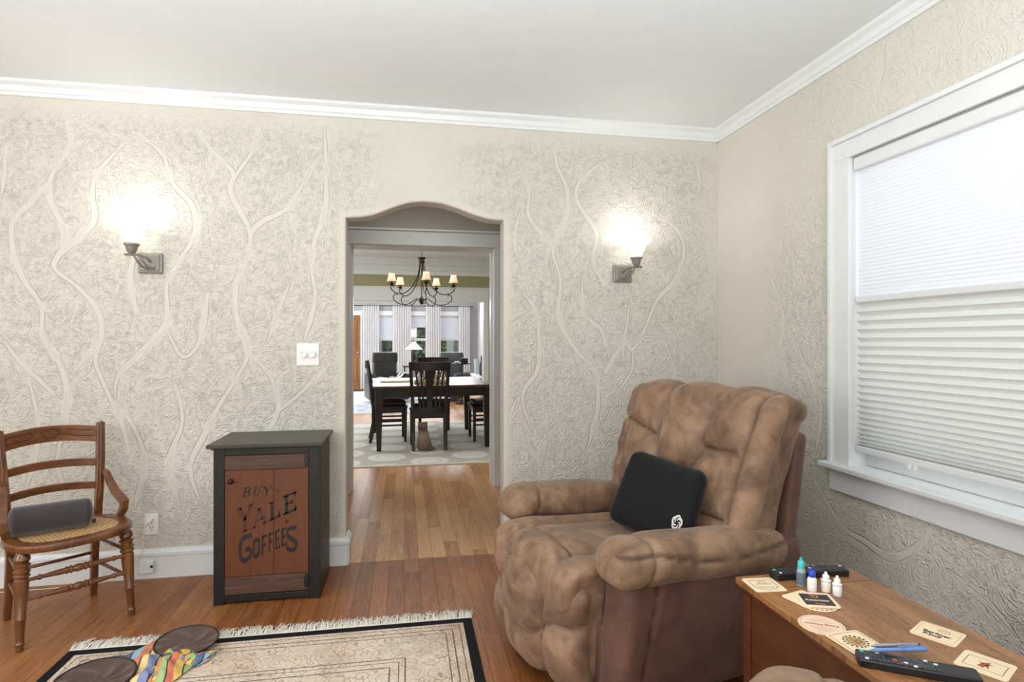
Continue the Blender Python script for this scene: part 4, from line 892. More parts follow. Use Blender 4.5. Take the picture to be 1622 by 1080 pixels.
        def dp(Q):
            Q = Q.copy(); z = Q[:, 2]; Q[:, 0] -= (.03*np.clip((.1-z)/.3, 0, 1)-.03)*np.clip(-Q[:, 0]/.4, 0, 1); return Q+np.array([.44, s*.40, .285])
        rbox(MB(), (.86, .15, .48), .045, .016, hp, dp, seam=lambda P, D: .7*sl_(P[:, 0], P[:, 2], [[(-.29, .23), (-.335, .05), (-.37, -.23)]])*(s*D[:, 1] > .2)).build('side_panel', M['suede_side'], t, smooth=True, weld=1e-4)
    multi('foot', M['slot'], t, [(.1, .16, -.3, -.24, 0, .06), (.1, .16, .24, .3, 0, .06), (.7, .76, -.3, -.24, 0, .06), (.7, .76, .24, .3, 0, .06)])
    return t
R1_ = recliner('tan suede recliner with tufted back, facing left in front of the right wall', (.571, 2.282, 0), math.radians(14.4))
R2_ = copy_tree(R1_); R2_.location = (.434, .753, .0075); R2_.rotation_euler = (0, 0, math.radians(-38))
R2_['label'] = 'nearest tan suede recliner, only its armrest tip showing at the bottom edge'

def RW(a, l, z):                            # recliner local to world
    c, s = math.cos(math.radians(14.4)), math.sin(math.radians(14.4)); return (.571+a*c-l*s, 2.282+a*s+l*c, z)
pc = bpy.data.objects.new('lumbar_cushion', None); C.objects.link(pc); pc.location = RW(.475, -.11, .628)
pc.rotation_mode = 'XYZ'
tag(pc, 'black square back cushion with a small pale swirl logo leaning in the recliner seat', 'cushion')
Rm = Matrix.Rotation(math.radians(37), 4, 'Z') @ Matrix.Rotation(math.radians(20), 4, 'Y') @ Matrix.Rotation(math.radians(9), 4, 'X')
pc.rotation_euler = Rm.to_euler()
def hc(P, D):
    return .022*np.cos(np.clip(P[:, 1]/.19, -1, 1)*PI/2)*np.cos(np.clip(P[:, 2]/.17, -1, 1)*PI/2)*np.clip(-D[:, 0], 0, 1)
def dc(Q):
    Q = Q.copy(); Q[:, 0] -= .035*(Q[:, 1]/.18)**2; Q[:, 1] *= 1-.05*(Q[:, 2]/.17); return Q
rbox(MB(), (.095, .36, .325), .044, .012, hc, dc).build('cover', M['black_cloth'], pc, smooth=True, weld=1e-4)
m = MB()
for k in range(5):
    a0 = 2*PI*k/5; pts = []; 
    for i in range(9):
        u = i/8; r = .006+.016*math.sin(u*PI*.62); a = a0+u*2.2; pts.append((r*math.cos(a), r*math.sin(a)))
    ribbon(m, pts, [.0015+.0065*math.sin(PI*i/8)**.8 for i in range(9)], lambda x, y: Vector((-.0875+.022*0-.0, -.130+x, -.062+y*1.25)))
lg = m.build('logo', M['logo'], pc, solid=.0008)
# the emblem follows the bulged front face
for v in lg.data.vertices:
    y, z = v.co.y, v.co.z; v.co.x = -.0475-.035*(y/.18)**2-.022*math.cos(min(1, abs(y)/.19)*PI/2)*math.cos(min(1, abs(z)/.17)*PI/2)-.0035

# ------------------------------------------------------------------ end table
TZ = .58; TX0, TX1, TY0, TY1 = .983, 1.372, .985, 1.618
et = thing('end_table', ((TX0+TX1)/2, (TY0+TY1)/2, 0), 0, 'low narrow wooden end table covered with coasters and remotes, right of the recliner', 'table')
ex, ey = (TX1-TX0)/2, (TY1-TY0)/2
MB().bx(-ex, ex, -ey, ey, TZ-.022, TZ-.002).build('top', M['endtop'], et, bev=.003)
MB().bx(-ex+.001, ex-.001, ey-.0985, ey-.0970, TZ-.0022, TZ-.0016).build('leaf_seam', M['ink'], et)
MB().bx(-ex+.006, ex-.006, -ey+.006, ey-.006, TZ-.034, TZ-.022).build('edge_moulding', M['endside'], et, bev=.003)
for sx in (-1, 1):
    for sy in (-1, 1): MB().box((sx*(ex-.03), sy*(ey-.035), (TZ-.034)/2), (.03, .034, TZ-.034)).build('leg', M['endside'], et, bev=.003)
multi('side_panel', M['endside'], et, [(-ex+.021, -ex+.032, -ey+.05, ey-.05, .06, TZ-.034), (ex-.032, ex-.021, -ey+.05, ey-.05, .06, TZ-.034)])
multi('end_panel', M['endside'], et, [(-ex+.03, ex-.03, ey-.032, ey-.022, .06, TZ-.034), (-ex+.03, ex-.03, -ey+.022, -ey+.032, .06, TZ-.034)])

ZT = TZ-.002
def rrect(w_, h_, r, n=6):
    P = []
    for (cx, cy, a0) in ((w_/2-r, h_/2-r, 0), (-w_/2+r, h_/2-r, 90), (-w_/2+r, -h_/2+r, 180), (w_/2-r, -h_/2+r, 270)): P += arc(cx, cy, r, r, a0, a0+90, n)
    return P
def coaster(x, y, z, rz, label, kind, shape='sq', w_=.094, bend=0):
    t = thing('beer_coaster', (x, y, z), rz, label, 'coaster', 'beer coasters on the end table')
    body = M['card_pink'] if kind == 'red' else M['card']
    poly = rrect(w_, w_, .009) if shape == 'sq' else arc(0, 0, .0535, .0535, 0, 360, 40)[:-1]
    c = MB(); c.prism(poly, 0, .0015); o = c.build('card', body, t)
    f = lambda X, Y, zz=.0017: Vector((X, Y, zz))
    def outline(pts, wd, mat_, nm='printed_border', zz=.0017):
        m = MB(); ribbon(m, pts+[pts[0]], wd, lambda X, Y: Vector((X, Y, zz))); m.build(nm, mat_, t)
    T0 = lambda x_=0, y_=0, a=0: Matrix.Translation((x_, y_, .0019)) @ Matrix.Rotation(a, 4, 'Z')
    if kind == 'stern':
        outline([(-.034, .03), (.034, .03), (.034, -.015)]+arc(0, -.012, .034, .022, -10, -170, 10)+[(-.034, -.015)], .0022, M['print_blue'])
        m = MB(); ribbon(m, arc(0, .012, .009, .009, 0, 360, 14), .004, f); ribbon(m, arc(-.016, .002, .008, .004, 0, 360, 10), .002, f); ribbon(m, arc(.016, .004, .008, .004, 0, 360, 10), .002, f); m.build('emblem', M['print_gold'], t)
        text_mesh('lettering', 'Radeberger', .010, M['print_blue'], t, T0(0, -.019))
    if kind == 'black':
        m = MB().prism(rrect(.076, .07, .002), .0016, .0018); m.build('black_field', M['print_black'], t)
        multi('red_block', M['print_red'], t, [(-.012, .012, .02, .032, .0018, .002), (-.013, .013, -.032, -.023, .0018, .002)])
        m = MB(); ribbon(m, arc(0, .016, .007, .006, 0, 360, 12), .003, lambda X, Y: f(X, Y, .002)); m.build('emblem', M['print_gold'], t)
        text_mesh('lettering', 'Köstritzer', .0148, M['cream_leaf'], t, T0(0, -.005) @ Matrix.Translation((0, 0, .0003)), bold=.0003)
    if kind == 'red':
        outline(arc(0, 0, .048, .048, 0, 360, 40)[:-1], .0008, M['print_red'])
        text_mesh('lettering', 'König Pilsener', .0135, M['print_red'], t, T0(), bold=.0002)
        m = MB()
        for k in range(5): ribbon(m, [(-.03+.004*k, .014+.005*k), (.03-.004*k, .014+.005*k)], .0006, f); ribbon(m, [(-.03+.004*k, -.014-.005*k), (.03-.004*k, -.014-.005*k)], .0006, f)
        m.build('fine_lines', M['print_red'], t)
    if kind == 'seal':
        outline(rrect(w_-.014, w_-.014, .004), .0016, M['print_red'])
        m = MB()
        for k in range(16): ribbon(m, arc(0, 0, .0255, .0255, k*22.5, k*22.5+13, 3), .006, f)
        m.build('seal_ring', M['print_black'], t)
        MB().prism(arc(0, 0, .019, .019, 0, 360, 28)[:-1], .0016, .0018).build('seal', M['print_gold'], t)
        m = MB(); ribbon(m, [(-.003, -.014), (-.003, .014)], .002, lambda X, Y: f(X, Y, .002)); ribbon(m, arc(.006, -.002, .005, .007, 0, 360, 10), .002, lambda X, Y: f(X, Y, .002)); ribbon(m, arc(0, 0, .019, .019, 0, 360, 28), .0016, lambda X, Y: f(X, Y, .002)); m.build('emblem', M['print_black'], t)
    if kind == 'bk':
        outline(rrect(w_-.014, w_-.014, .003), .0009, M['print_gold'])
        text_mesh('lettering', 'Berliner', .0175, M['print_black'], t, T0(0, -.006), bold=.0006); text_mesh('lettering', 'Kindl', .0175, M['print_black'], t, T0(-.006, -.021), bold=.0006)
        m = MB(); ribbon(m, arc(.008, .018, .011, .011, -30, 210, 14), .003, f); ribbon(m, arc(.008, .016, .005, .007, 0, 360, 12), .002, f); m.build('emblem', M['print_gold'], t)
    if kind == 'fig':
        m = MB(); 
        pts = rrect(.07, .052, .001); ribbon(m, pts+[pts[0]], .0012, f); m.build('printed_border', M['print_black'], t)
        m = MB(); ribbon(m, [(-.006, -.016), (.0, .004), (.006, .016)], [.012, .012, .002], f); ribbon(m, [(.002, .0), (.014, .008)], [.006, .001], f); ribbon(m, [(-.004, .002), (-.014, .01)], [.005, .001], f); ribbon(m, [(.008, -.016), (.004, -.002)], [.002, .006], f); m.build('emblem', M['print_red'], t)
    if kind == 'scroll':
        m = MB()
        for k in range(9): ribbon(m, arc(0, 0, .046, .046, 200+k*16, 208+k*16, 3), .004, f)
        m.build('printed_border', M['print_black'], t)
    if bend:
        for ob in kids(t):
            for v in ob.data.vertices: v.co.z += bend*((v.co.x*.7+v.co.y*.7)**2)
    return t
coaster(1.031, 1.547, ZT, math.radians(-5), 'square cream coaster with a blue bordered crest at the far left table corner', 'stern')
coaster(1.10, 1.415, ZT, math.radians(-18), 'round cream coaster lying under the black printed coaster', 'scroll', 'rd')
coaster(1.0825, 1.437, ZT+.0016, math.radians(-75), 'square cream coaster between the round one and the black printed one', 'none', w_=.088)
coaster(1.108, 1.423, ZT+.0033, math.radians(-19), 'square coaster with a black field and red blocks lettered Köstritzer', 'black')
coaster(1.026, 1.301, ZT, math.radians(151), 'round pinkish coaster with red lettering at the left table edge', 'red', 'rd')
coaster(1.046, 1.211, ZT+.0017, math.radians(4), 'square cream coaster with a gold seal overlapping the round pinkish one', 'seal')
coaster(1.274, 1.212, ZT, math.radians(-62), 'square cream coaster lettered Berliner Kindl on the wall side of the table', 'bk')
coaster(1.252, 1.075, ZT, math.radians(-62), 'square cream coaster with a small red figure, nearest right on the table', 'fig')

def remote(x, y, rz, L, W, H, label, n=(4, 9), style=0):
    t = thing('remote_control', (x, y, ZT), rz, label, 'remote control', 'remote controls on the end table')
    MB().prism(rrect(L, W, .008), 0, H).build('body', M['black_plastic'], t, bev=.003)
    nx = n[1]; ny = n[0]; m = MB(); m2 = MB()
    for i in range(nx):
        for j in range(ny):
            px_ = -L/2+.018+i*(L*.62/nx if style else L*.86/nx); py_ = (j-(ny-1)/2)*W*.8/ny
            if style and 5 <= i <= 7 and 0 < j < ny-1: continue
            hot = (i*7+j*3) % 11 == 0; bm_ = MB() if hot else m
            bm_.prism([(a+px_, b+py_) for a, b in rrect(.0075, .0055, .002, 3)], H-.001, H+.0016)
            if hot: bm_.build('white_button', M['white_plastic'], t)
    k_ = m.build('buttons', M['key'], t); k_['kind'] = 'stuff'
    MB().prism(arc(-L/2+.012, W/2-.012, .0045, .0045, 0, 360, 12)[:-1], H-.001, H+.002).build('power_button', M['teal'], t)
    if style:
        MB().lathe([(.011, H-.001), (.0125, H+.0015), (.016, H+.0015), (.0165, H-.001)], (-L*.02, 0, 0), 24).build('dial', M['key'], t)
        multi('red_button', M['print_red'], t, [(-.045, -.035, -.008, .0, H, H+.0015), (-.032, -.022, -.014, -.006, H, H+.0015)])
    return t
remote(1.166, 1.583, math.radians(0), .165, .044, .021, 'black remote control lying behind the dropper bottles at the far table edge')
remote(1.275, 1.585, math.radians(-12), .105, .046, .019, 'short black remote control at the far right table corner', (4, 6))
remote(1.083, 1.082, math.radians(-32), .225, .050, .018, 'long black remote control with many buttons in front of the pens', (5, 17), 1)

def dropper(x, y, h, r, body, capm, label, lab=None, rz=0, kind=0):
    t = thing('eye_drop_bottle', (x, y, ZT), rz, label, 'bottle', 'eye drop bottles on the end table')
    hb = h*.55 if kind == 0 else h*.62
    MB().lathe([(r*.9, 0), (r, .002), (r, hb*.82), (r*.86, hb*.92), (r*.62, hb), (0, hb)], n=24).build('body', body, t, smooth='auto')
    if kind == 0: MB().lathe([(r*.62, hb*.99), (r*1.08, hb*1.0), (r*1.08, hb*1.08), (r*.72, hb*1.12)], n=24).build('collar', M['white_plastic'], t, smooth='auto')
    MB().lathe([(r*.72, hb), (r*.74, hb+(h-hb)*.55), (r*.6, hb+(h-hb)*.65), (r*.34, hb+(h-hb)*.72), (r*.28, h-.001), (0, h)], n=20).build('cap', capm, t, smooth='auto')
    if lab: MB().lathe([(r*1.015, hb*.1), (r*1.02, hb*.12), (r*1.02, hb*.75), (r*1.015, hb*.77)], n=24, sx=1, sy=1).build('paper_label', lab, t, smooth='auto')
    return t
dropper(1.136, 1.525, .082, .0125, M['bottle'], M['teal'], 'tall clear eye drop bottle with a teal cap, behind the blue capped one', M['print_blue'], kind=1)
dropper(1.1385, 1.482, .068, .0125, M['white_plastic'], M['blue'], 'white eye drop bottle with a dark blue cap', kind=1)
dropper(1.178, 1.476, .056, .0125, M['white_plastic'], M['white_plastic'], 'all white dropper bottle standing beside the blue capped bottle', M['cream_leaf'])
dropper(1.190, 1.446, .056, .0118, M['white_plastic'], M['white_plastic'], 'all white dropper bottle nearest the black coaster corner, rightmost of the bottles')
t = thing('ballpoint_pen', (1.0935, 1.149, ZT+.0215), math.radians(4), 'silver ballpoint pen lying next to the blue pen', 'pen', 'pens on the end table')
t.rotation_euler = (0, math.radians(6), math.radians(4))
MB().lathe([(0, -.066), (.0012, -.066), (.004, -.052), (.0045, -.05), (.0045, .06), (.004, .064), (0, .066)], n=14, axis=(1, 0, 0)).build('barrel', M['silver'], t, smooth='auto')
MB().lathe([(.003, .064), (.003, .07), (0, .071)], n=10, axis=(1, 0, 0)).build('clicker', M['slot'], t)
t = thing('ballpoint_pen', (1.083, 1.128, ZT+.0235), math.radians(1), 'blue capped ballpoint pen lying across the long remote', 'pen', 'pens on the end table')
t.rotation_euler = (0, math.radians(5), math.radians(1))
MB().lathe([(0, -.074), (.001, -.074), (.0036, -.062), (.0042, -.06), (.0042, .02), (0, .02)], n=14, axis=(1, 0, 0)).build('barrel', M['penblue'], t, smooth='auto')
MB().lathe([(.0052, .02), (.0056, .022), (.0052, .07), (.0035, .076), (0, .077)], n=14, axis=(1, 0, 0)).bx(-.0, .07, -.0012, .0012, .005, .0075).build('cap', M['penblue'], t, smooth='auto')

# ------------------------------------------------------------------ rug with fringe, cat tunnel
rg = thing('area_rug', (-.536, 1.462, 0), math.radians(-.3), 'faded cream persian style rug with black binding and white fringe on the wood floor', 'rug')
MB().box((0, 0, .0035), (1.67, 2.5, .007)).build('pile', M['rug'], rg, bev=.002)
m = MB(); rnd = random.Random(3)
for i in range(760):
    x = -.835+1.67*(i+rnd.random())/760; a = rnd.gauss(0, .35)+.15; L = .055+.03*rnd.random()+(.012 if (i//17) % 3 == 0 else 0); h = .004+.012*rnd.random()
    p = [(x, 1.245, .004), (x+a*L*.25, 1.25+L*.45, h), (x+a*L*.7+rnd.gauss(0, .003), 1.25+L*.95, .004+rnd.random()*.01)]
    m.tube(p, [.0024, .0021, .0010], 4, caps=False)
m.bx(-.835, .835, 1.247, 1.268, .001, .006)
f = m.build('fringe', M['fringe'], rg, smooth=True); f['kind'] = 'stuff'

tn = thing('play_tunnel', (-1.0, 2.55, .0075), 0, 'collapsed rainbow striped cloth play tunnel with brown net ends lying on the rug', 'cat tunnel')
def hoop(cx, cy, rx, ry, rz, tilt, z0):
    n = 40; ca, sa = math.cos(rz), math.sin(rz); f = lambda r, a: (r*rx*math.cos(a), r*ry*math.sin(a))
    def pos(r, a, dz=0):
        x, y = f(r, a); return Vector((cx+x*ca-y*sa, cy+x*sa+y*ca, z0+tilt*y*r/ry*0+tilt*y+dz))
    MB().tube([pos(1, 2*PI*i/n) for i in range(n+1)], .0032, 8, caps=False).build('hoop', M['black_plastic'], tn, smooth=True)
    G = []
    for i in range(n*3+1):
        a = 2*PI*i/(n*3); row = []
        for j in range(16):
            r = j/15; tw = a+1.4*(1-r)**2
            row.append(pos(r, a, -.012*(1-r**3)+.011*(1-r)*r*3*math.sin(tw*7+2*math.sin(tw*2))*.8))
        G.append(row)
    MB().grid(np.array(G)).build('net_disc', M['brown_net'], tn, smooth=True)
    return pos
pA = hoop(.107, .10, .122, .098, math.radians(-3), .16, .033)
pB = hoop(-.13, -.13, .13, .105, math.radians(20), .16, .033)
# striped cloth crumpled between and around the two hoops
def cloth(name, p00, p10, p11, p01, n1, n2, seed, amp, uvk, m_):
    G = np.zeros((n1, n2, 3)); U = []
    rng = np.random.RandomState(seed)
    for i in range(n1):
        for j in range(n2):
            u, v = i/(n1-1), j/(n2-1); p = (np.array(p00)*(1-u)*(1-v)+np.array(p10)*u*(1-v)+np.array(p11)*u*v+np.array(p01)*(1-u)*v)
            G[i, j] = p
    Q = G.reshape(-1, 3); UU, VV = np.meshgrid(np.linspace(0, 1, n1), np.linspace(0, 1, n2), indexing='ij'); uu, vv = UU.ravel(), VV.ravel()
    rid = sn(np.stack([uu*.5+vv*.25, vv*1.0-uu*.2], 1), 15, seed); rid2 = sn(np.stack([uu, vv], 1), 34, seed+1)
    env = np.clip(4*np.minimum(np.minimum(uu, 1-uu), np.minimum(vv, 1-vv))+.15, 0, 1)
    Q[:, 2] += (abs(rid)*amp+rid2*amp*.22)*env; Q[:, 0] += .012*sn(np.stack([uu, vv], 1), 11, seed+3); Q[:, 1] += .012*sn(np.stack([uu, vv], 1), 11, seed+4)
    Q[:, 2] = np.maximum(Q[:, 2], .002)
    o = MB().grid(Q.reshape(G.shape)).build(name, m_, tn, smooth=True, solid=.0015)
    uvl = o.data.uv_layers.new(name='UVMap')
    for lp in o.data.loops: uvl.data[lp.index].uv = (uu[lp.vertex_index]*uvk[0]+vv[lp.vertex_index]*uvk[1], vv[lp.vertex_index])
    return o
cloth('striped_cloth', (-.17, -.06, .004), (-.03, .19, .01), (.235, -.0, .008), (.09, -.24, .004), 70, 90, 5, .042, (.5, .7), M['stripes'])
cloth('striped_cloth', (-.03, .16, .006), (.02, .205, .006), (.10, .20, .012), (.05, .12, .012), 30, 40, 9, .02, (.5, .5), M['stripes'])
cloth('striped_cloth', (.0, -.03, .004), (.24, .05, .006), (.235, -.02, .003), (.04, -.2, .003), 40, 50, 15, .02, (.9, .4), M['stripes'])
cloth('navy_panel', (-.235, -.03, .003), (-.15, .075, .006), (-.10, .06, .012), (-.13, -.04, .008), 16, 16, 12, .008, (1, 1), M['denim'])

# ------------------------------------------------------------------ dining room
struct(MB().bx(-1.9, 1.75, 6.13, 9.43, 0, .008), 'tmp', M['dinrug'])
rgd = bpy.data.objects['tmp']; rgd.name = 'dining_rug'; del rgd['kind']; tag(rgd, 'grey rug with large white round medallions under the dining table', 'rug')
RZ = .0095
dt = thing('dining_table', (.30, 7.72, RZ), math.radians(4), 'dark dining table with a glossy red-brown top in the room beyond the archway', 'table')
hx, hy = .71, .78
MB().bx(-hx, hx, -hy, hy, .728, .757).build('top', M['tabletop'], dt, bev=.006)
MB().bx(-hx+.06, hx-.06, -hy+.06, -hy+.085, .62, .728).bx(-hx+.06, hx-.06, hy-.085, hy-.06, .62, .728).bx(-hx+.06, -hx+.085, -hy+.06, hy-.06, .62, .728).bx(hx-.085, hx-.06, -hy+.06, hy-.06, .62, .728).build('apron', M['darkwood'], dt, bev=.002)
for sx in (-1, 1):
    for sy in (-1, 1):
        x, y = sx*(hx-.07), sy*(hy-.07)
        MB().bar([(x, y, 0), (x, y, .55)], [.05, .085], [.05, .085], (1, 0, 0)).bar([(x, y, .56), (x, y, .728)], .09, .09, (1, 0, 0)).bar([(x, y, .548), (x, y, .562)], .096, .096, (1, 0, 0)).build('leg', M['darkwood'], dt, bev=.002)
def dchair(loc, rz, label):
    t = thing('dining_chair', (loc[0], loc[1], RZ), rz, label, 'chair', 'dark dining chairs around the table')
    MB().prism([(-.2, -.2), (.2, -.2), (.235, .22), (-.235, .22)], .435, .458).build('seat', M['darkwood'], t, bev=.008)    # front is +y
    MB().bx(-.19, .19, -.19, -.17, .37, .436).bx(-.2, .2, .175, .195, .37, .436).bx(-.2, -.18, -.18, .19, .37, .436).bx(.18, .2, -.18, .19, .37, .436).build('seat_frame', M['darkwood'], t)
    for s in (-1, 1):
        MB().bar([(s*.205, .19, 0), (s*.202, .19, .436)], [.03, .042], [.03, .042], (1, 0, 0)).build('front_leg', M['darkwood'], t, bev=.002)
        MB().bar([(s*.186, -.245, 0), (s*.188, -.2, .2), (s*.19, -.195, .43), (s*.2, -.21, .65), (s*.225, -.275, 1.035)], [.04, .042, .046, .042, .036], [.036, .042, .05, .042, .026], (1, 0, 0)).build('back_post', M['darkwood'], t, bev=.003)
        for z in (.2, .27): MB().bx(s*.19-.008, s*.19+.008, -.19, .19, z, z+.022).build('side_rail', M['darkwood'], t)
    def cur(z, w_, bow=.03, n=9): return [(-w_+2*w_*i/(n-1), -.205-.07*max(0, (z-.6)/.43)-bow*(1-(2*i/(n-1)-1)**2), z) for i in range(n)]
    MB().bar(cur(.985, .22), .1, .02, (0, 0, 1)).build('crest_rail', M['darkwood'], t, bev=.003)
    MB().bar(cur(.47, .19, .02), .06, .02, (0, 0, 1)).build('lower_rail', M['darkwood'], t, bev=.002)
    def sl(x0, x1, w0, w1, nm):
        ys = lambda z: -.205-.07*max(0, (z-.6)/.43)-.026
        pts = [(x0+(x1-x0)*k/5, ys(.48+.46*k/5), .48+.46*k/5) for k in range(6)]
        MB().bar(pts, [w0+(w1-w0)*(k/5)**1.5 for k in range(6)], .012, (1, 0, 0)).build(nm, M['darkwood'], t)
    sl(0, 0, .06, .115, 'centre_splat')
    for s in (-1, 1): sl(s*.065, s*.105, .02, .022, 'back_slat'); sl(s*.11, s*.16, .02, .022, 'back_slat')
    return t
c1 = dchair((.292, 7.145), math.radians(0), 'dark slat back dining chair nearest the archway, its back to us, the cat beneath it')
c2 = copy_tree(c1); c2.location = (-.19, 7.76, RZ); c2.rotation_euler = (0, 0, math.radians(-86)); c2['label'] = 'dark dining chair seen side on at the left end of the table'
c3 = copy_tree(c1); c3.location = (1.06, 7.62, RZ); c3.rotation_euler = (0, 0, math.radians(92)); c3['label'] = 'dark dining chair at the right end of the table, partly hidden by the door frame'
c4 = copy_tree(c1); c4.location = (.42, 8.62, RZ); c4.rotation_euler = (0, 0, PI); c4['label'] = 'dark dining chair behind the table, only its glossy curved top rail showing'
def pad(loc, rz, label):
    t = thing('seat_pad', (loc[0], loc[1], RZ+.459), rz, label, 'seat cushion', 'seat cushions on the dining chairs')
    rbox(MB(), (.4, .38, .05), .024, .03, lambda P, D: .022*np.cos(np.clip(P[:, 0]/.2, -1, 1)*PI/2)*np.cos(np.clip(P[:, 1]/.19, -1, 1)*PI/2), None, (0, 0.01, .028)).build('cover', M['pad'], t, smooth=True, weld=1e-4)
    for s in (-1, 1): MB().tube([(s*.17, -.17, .03), (s*.2, -.2, .0), (s*.205, -.215, -.06), (s*.2, -.21, -.11)], .006, 6).build('tie', M['print_black'], t, smooth=True)
    return t
q1 = pad((.292, 7.145), 0, 'dark seat cushion tied on the near dining chair')
for cc, lb in ((c2, 'dark seat cushion on the left dining chair'), (c3, 'dark seat cushion on the right dining chair')):
    q = copy_tree(q1); q.location = (cc.location.x, cc.location.y, RZ+.459); q.rotation_euler = cc.rotation_euler; q['label'] = lb

# cat sitting with its back to us
ct = thing('cat', (.232, 6.955, RZ), math.radians(4), 'brownish grey cat sitting on the rug under the near dining chair, seen from behind', 'cat')
def ell(z, rx, ry, cx=0, cy=0, n=20): return [(cx+rx*math.cos(2*PI*k/n), cy+ry*math.sin(2*PI*k/n), z) for k in range(n)]
cm = MB()
rings = [(.0, .05, .06, 0, .02), (.004, .080, .1, 0, .02), (.03, .094, .115, 0, .02), (.07, .092, .11, 0, .03), (.11, .083, .094, -.002, .04), (.15, .074, .08, -.004, .048), (.185, .066, .068, -.006, .055), (.212, .058, .058, -.008, .06), (.232, .056, .054, -.01, .068), (.25, .058, .056, -.012, .075), (.268, .060, .058, -.012, .08), (.288, .055, .054, -.012, .082), (.304, .042, .044, -.012, .082), (.312, .022, .026, -.012, .082)]
cm.grid(np.array([ell(z, rx, ry, cx, cy) for z, rx, ry, cx, cy in rings]), cv=True)
cm.f.append(tuple(range(20))[::-1]); cm.f.append(tuple(range(13*20, 14*20)))
for s in (-1, 1):
    cm.lathe([(.024, -.01), (.021, .014), (.012, .03), (.002, .044)], (-.012+s*.036, .078, .288), 10, axis=(s*.3, 0, 1), sy=.5)
    cm.lathe([(0, -.06), (.03, -.045), (.042, 0), (.034, .04), (0, .062)], (s*.058, .035, .045), 12, axis=(0, 1, .25))
    cm.tube([(s*.03, .14, .0), (s*.03, .14, .1), (s*.03, .12, .17)], [.016, .017, .03], 10); cm.tube([(s*.06, .1, .012), (s*.055, .145, .012)], [.018, .014], 8)
cm.lathe([(0, 0), (.016, .008), (.024, .02), (.03, .04)][::-1] if 0 else [(.03, 0), (.024, .02), (.014, .032), (0, .036)], (-.012, .125, .262), 12, axis=(0, 1, -.1))
cm.tube([(.03, -.075, .02), (.075, -.07, .015), (.112, -.02, .014), (.12, .05, .013), (.1, .12, .012)], [.02, .017, .015, .013, .008], 10)
co = cm.build('body', M['cat'], ct, smooth=True)
md = co.modifiers.new('r', 'REMESH'); md.mode = 'VOXEL'; md.voxel_size = .006; md.use_smooth_shade = True
md = co.modifiers.new('sm', 'SMOOTH'); md.iterations = 4
for s in (-1, 1): MB().lathe([(0, -.006), (.006, 0), (0, .006)], (-.012+s*.02, .137, .275), 8, axis=(0, 1, 0)).build('eye', M['slot'], ct)

# chandelier
cd = thing('chandelier', (.223, 7.7, 0), math.radians(6), 'dark bronze chandelier with five small lit cream shades above the dining table', 'chandelier')
for k in range(11):
    z = 2.375+k*.025; a = PI/2*(k % 2)
    MB().tube([(math.cos(a)*.008*math.cos(q), math.sin(a)*.008*math.cos(q), z+.016*math.sin(q)) for q in np.linspace(0, 2*PI, 11)], .0025, 5, caps=False).build('chain_link', M['bronze'], cd, smooth=True)
MB().lathe([(0, 2.65), (.06, 2.65), (.055, 2.635), (.02, 2.62), (0, 2.62)][::-1], n=20).build('ceiling_rose', M['bronze'], cd, smooth='auto')
MB().lathe([(0, 2.3), (.035, 2.3), (.04, 2.325), (.034, 2.345), (.055, 2.36), (.056, 2.372), (.03, 2.372), (.012, 2.378), (0, 2.38)], n=20).build('crown', M['bronze'], cd, smooth='auto')
MB().lathe([(0, 1.76), (.012, 1.765), (.03, 1.79), (.034, 1.81), (.026, 1.825), (.032, 1.84), (.012, 1.86), (.006, 1.88), (.006, 2.31)], n=16).build('hub', M['bronze'], cd, smooth='auto')
for k in range(5):
    a = 2*PI*k/5-PI/2; ca, sa = math.cos(a), math.sin(a); f = lambda r, z: (ca*r, sa*r, z)
    def bez(P, n=26):
        P = [Vector((p[0], p[1])) for p in P]; out = []
        for i in range(len(P)-1):
            p0, p1, p2, p3 = P[max(i-1, 0)], P[i], P[i+1], P[min(i+2, len(P)-1)]
            for j in range(5):
                t_ = j/5; q = .5*((2*p1)+(-p0+p2)*t_+(2*p0-5*p1+4*p2-p3)*t_*t_+(-p0+3*p1-3*p2+p3)*t_**3); out.append(f(q.x, q.y))
        return out+[f(P[-1].x, P[-1].y)]
    ar = MB().tube(bez([(.025, 2.33), (.04, 2.2), (.08, 2.08), (.16, 1.96), (.26, 1.895), (.36, 1.9), (.42, 1.945), (.425, 1.985), (.4, 1.99), (.39, 1.97)]), .0065, 7).build('arm', M['bronze'], cd, smooth=True)
    MB().tube(bez([(.02, 1.8), (.05, 1.83), (.09, 1.83), (.15, 1.785), (.22, 1.755), (.32, 1.765), (.385, 1.81), (.39, 1.86), (.36, 1.885), (.335, 1.87)]), .0055, 7).build('scroll', M['bronze'], cd, smooth=True)
    c_ = f(.415, 1.99)
    MB().lathe([(.008, 0), (.034, .018), (.036, .022), (.012, .026), (.012, .07), (0, .07)], c_, 16).build('candle_cup', M['bronze'], ar, smooth='auto')
    MB().lathe([(.0, .07), (.014, .085), (.018, .1), (.01, .12), (0, .126)], c_, 12).build('bulb', M['bulb'], ar, smooth=True)
    sdm = MB().lathe([(.062, .045), (.05, .08), (.041, .12), (.036, .155)], c_, 24).build('lamp_shade', M['lamp_shade'], ar, smooth=True)
    MB().lathe([(.0625, .043), (.0625, .049)], c_, 24).lathe([(.0365, .152), (.0365, .158)], c_, 24).build('shade_trim', M['print_gold'], sdm)
    point('candle_light', (c_[0], c_[1], c_[2]+.1), .5, (1, .85, .65), .02, cd)

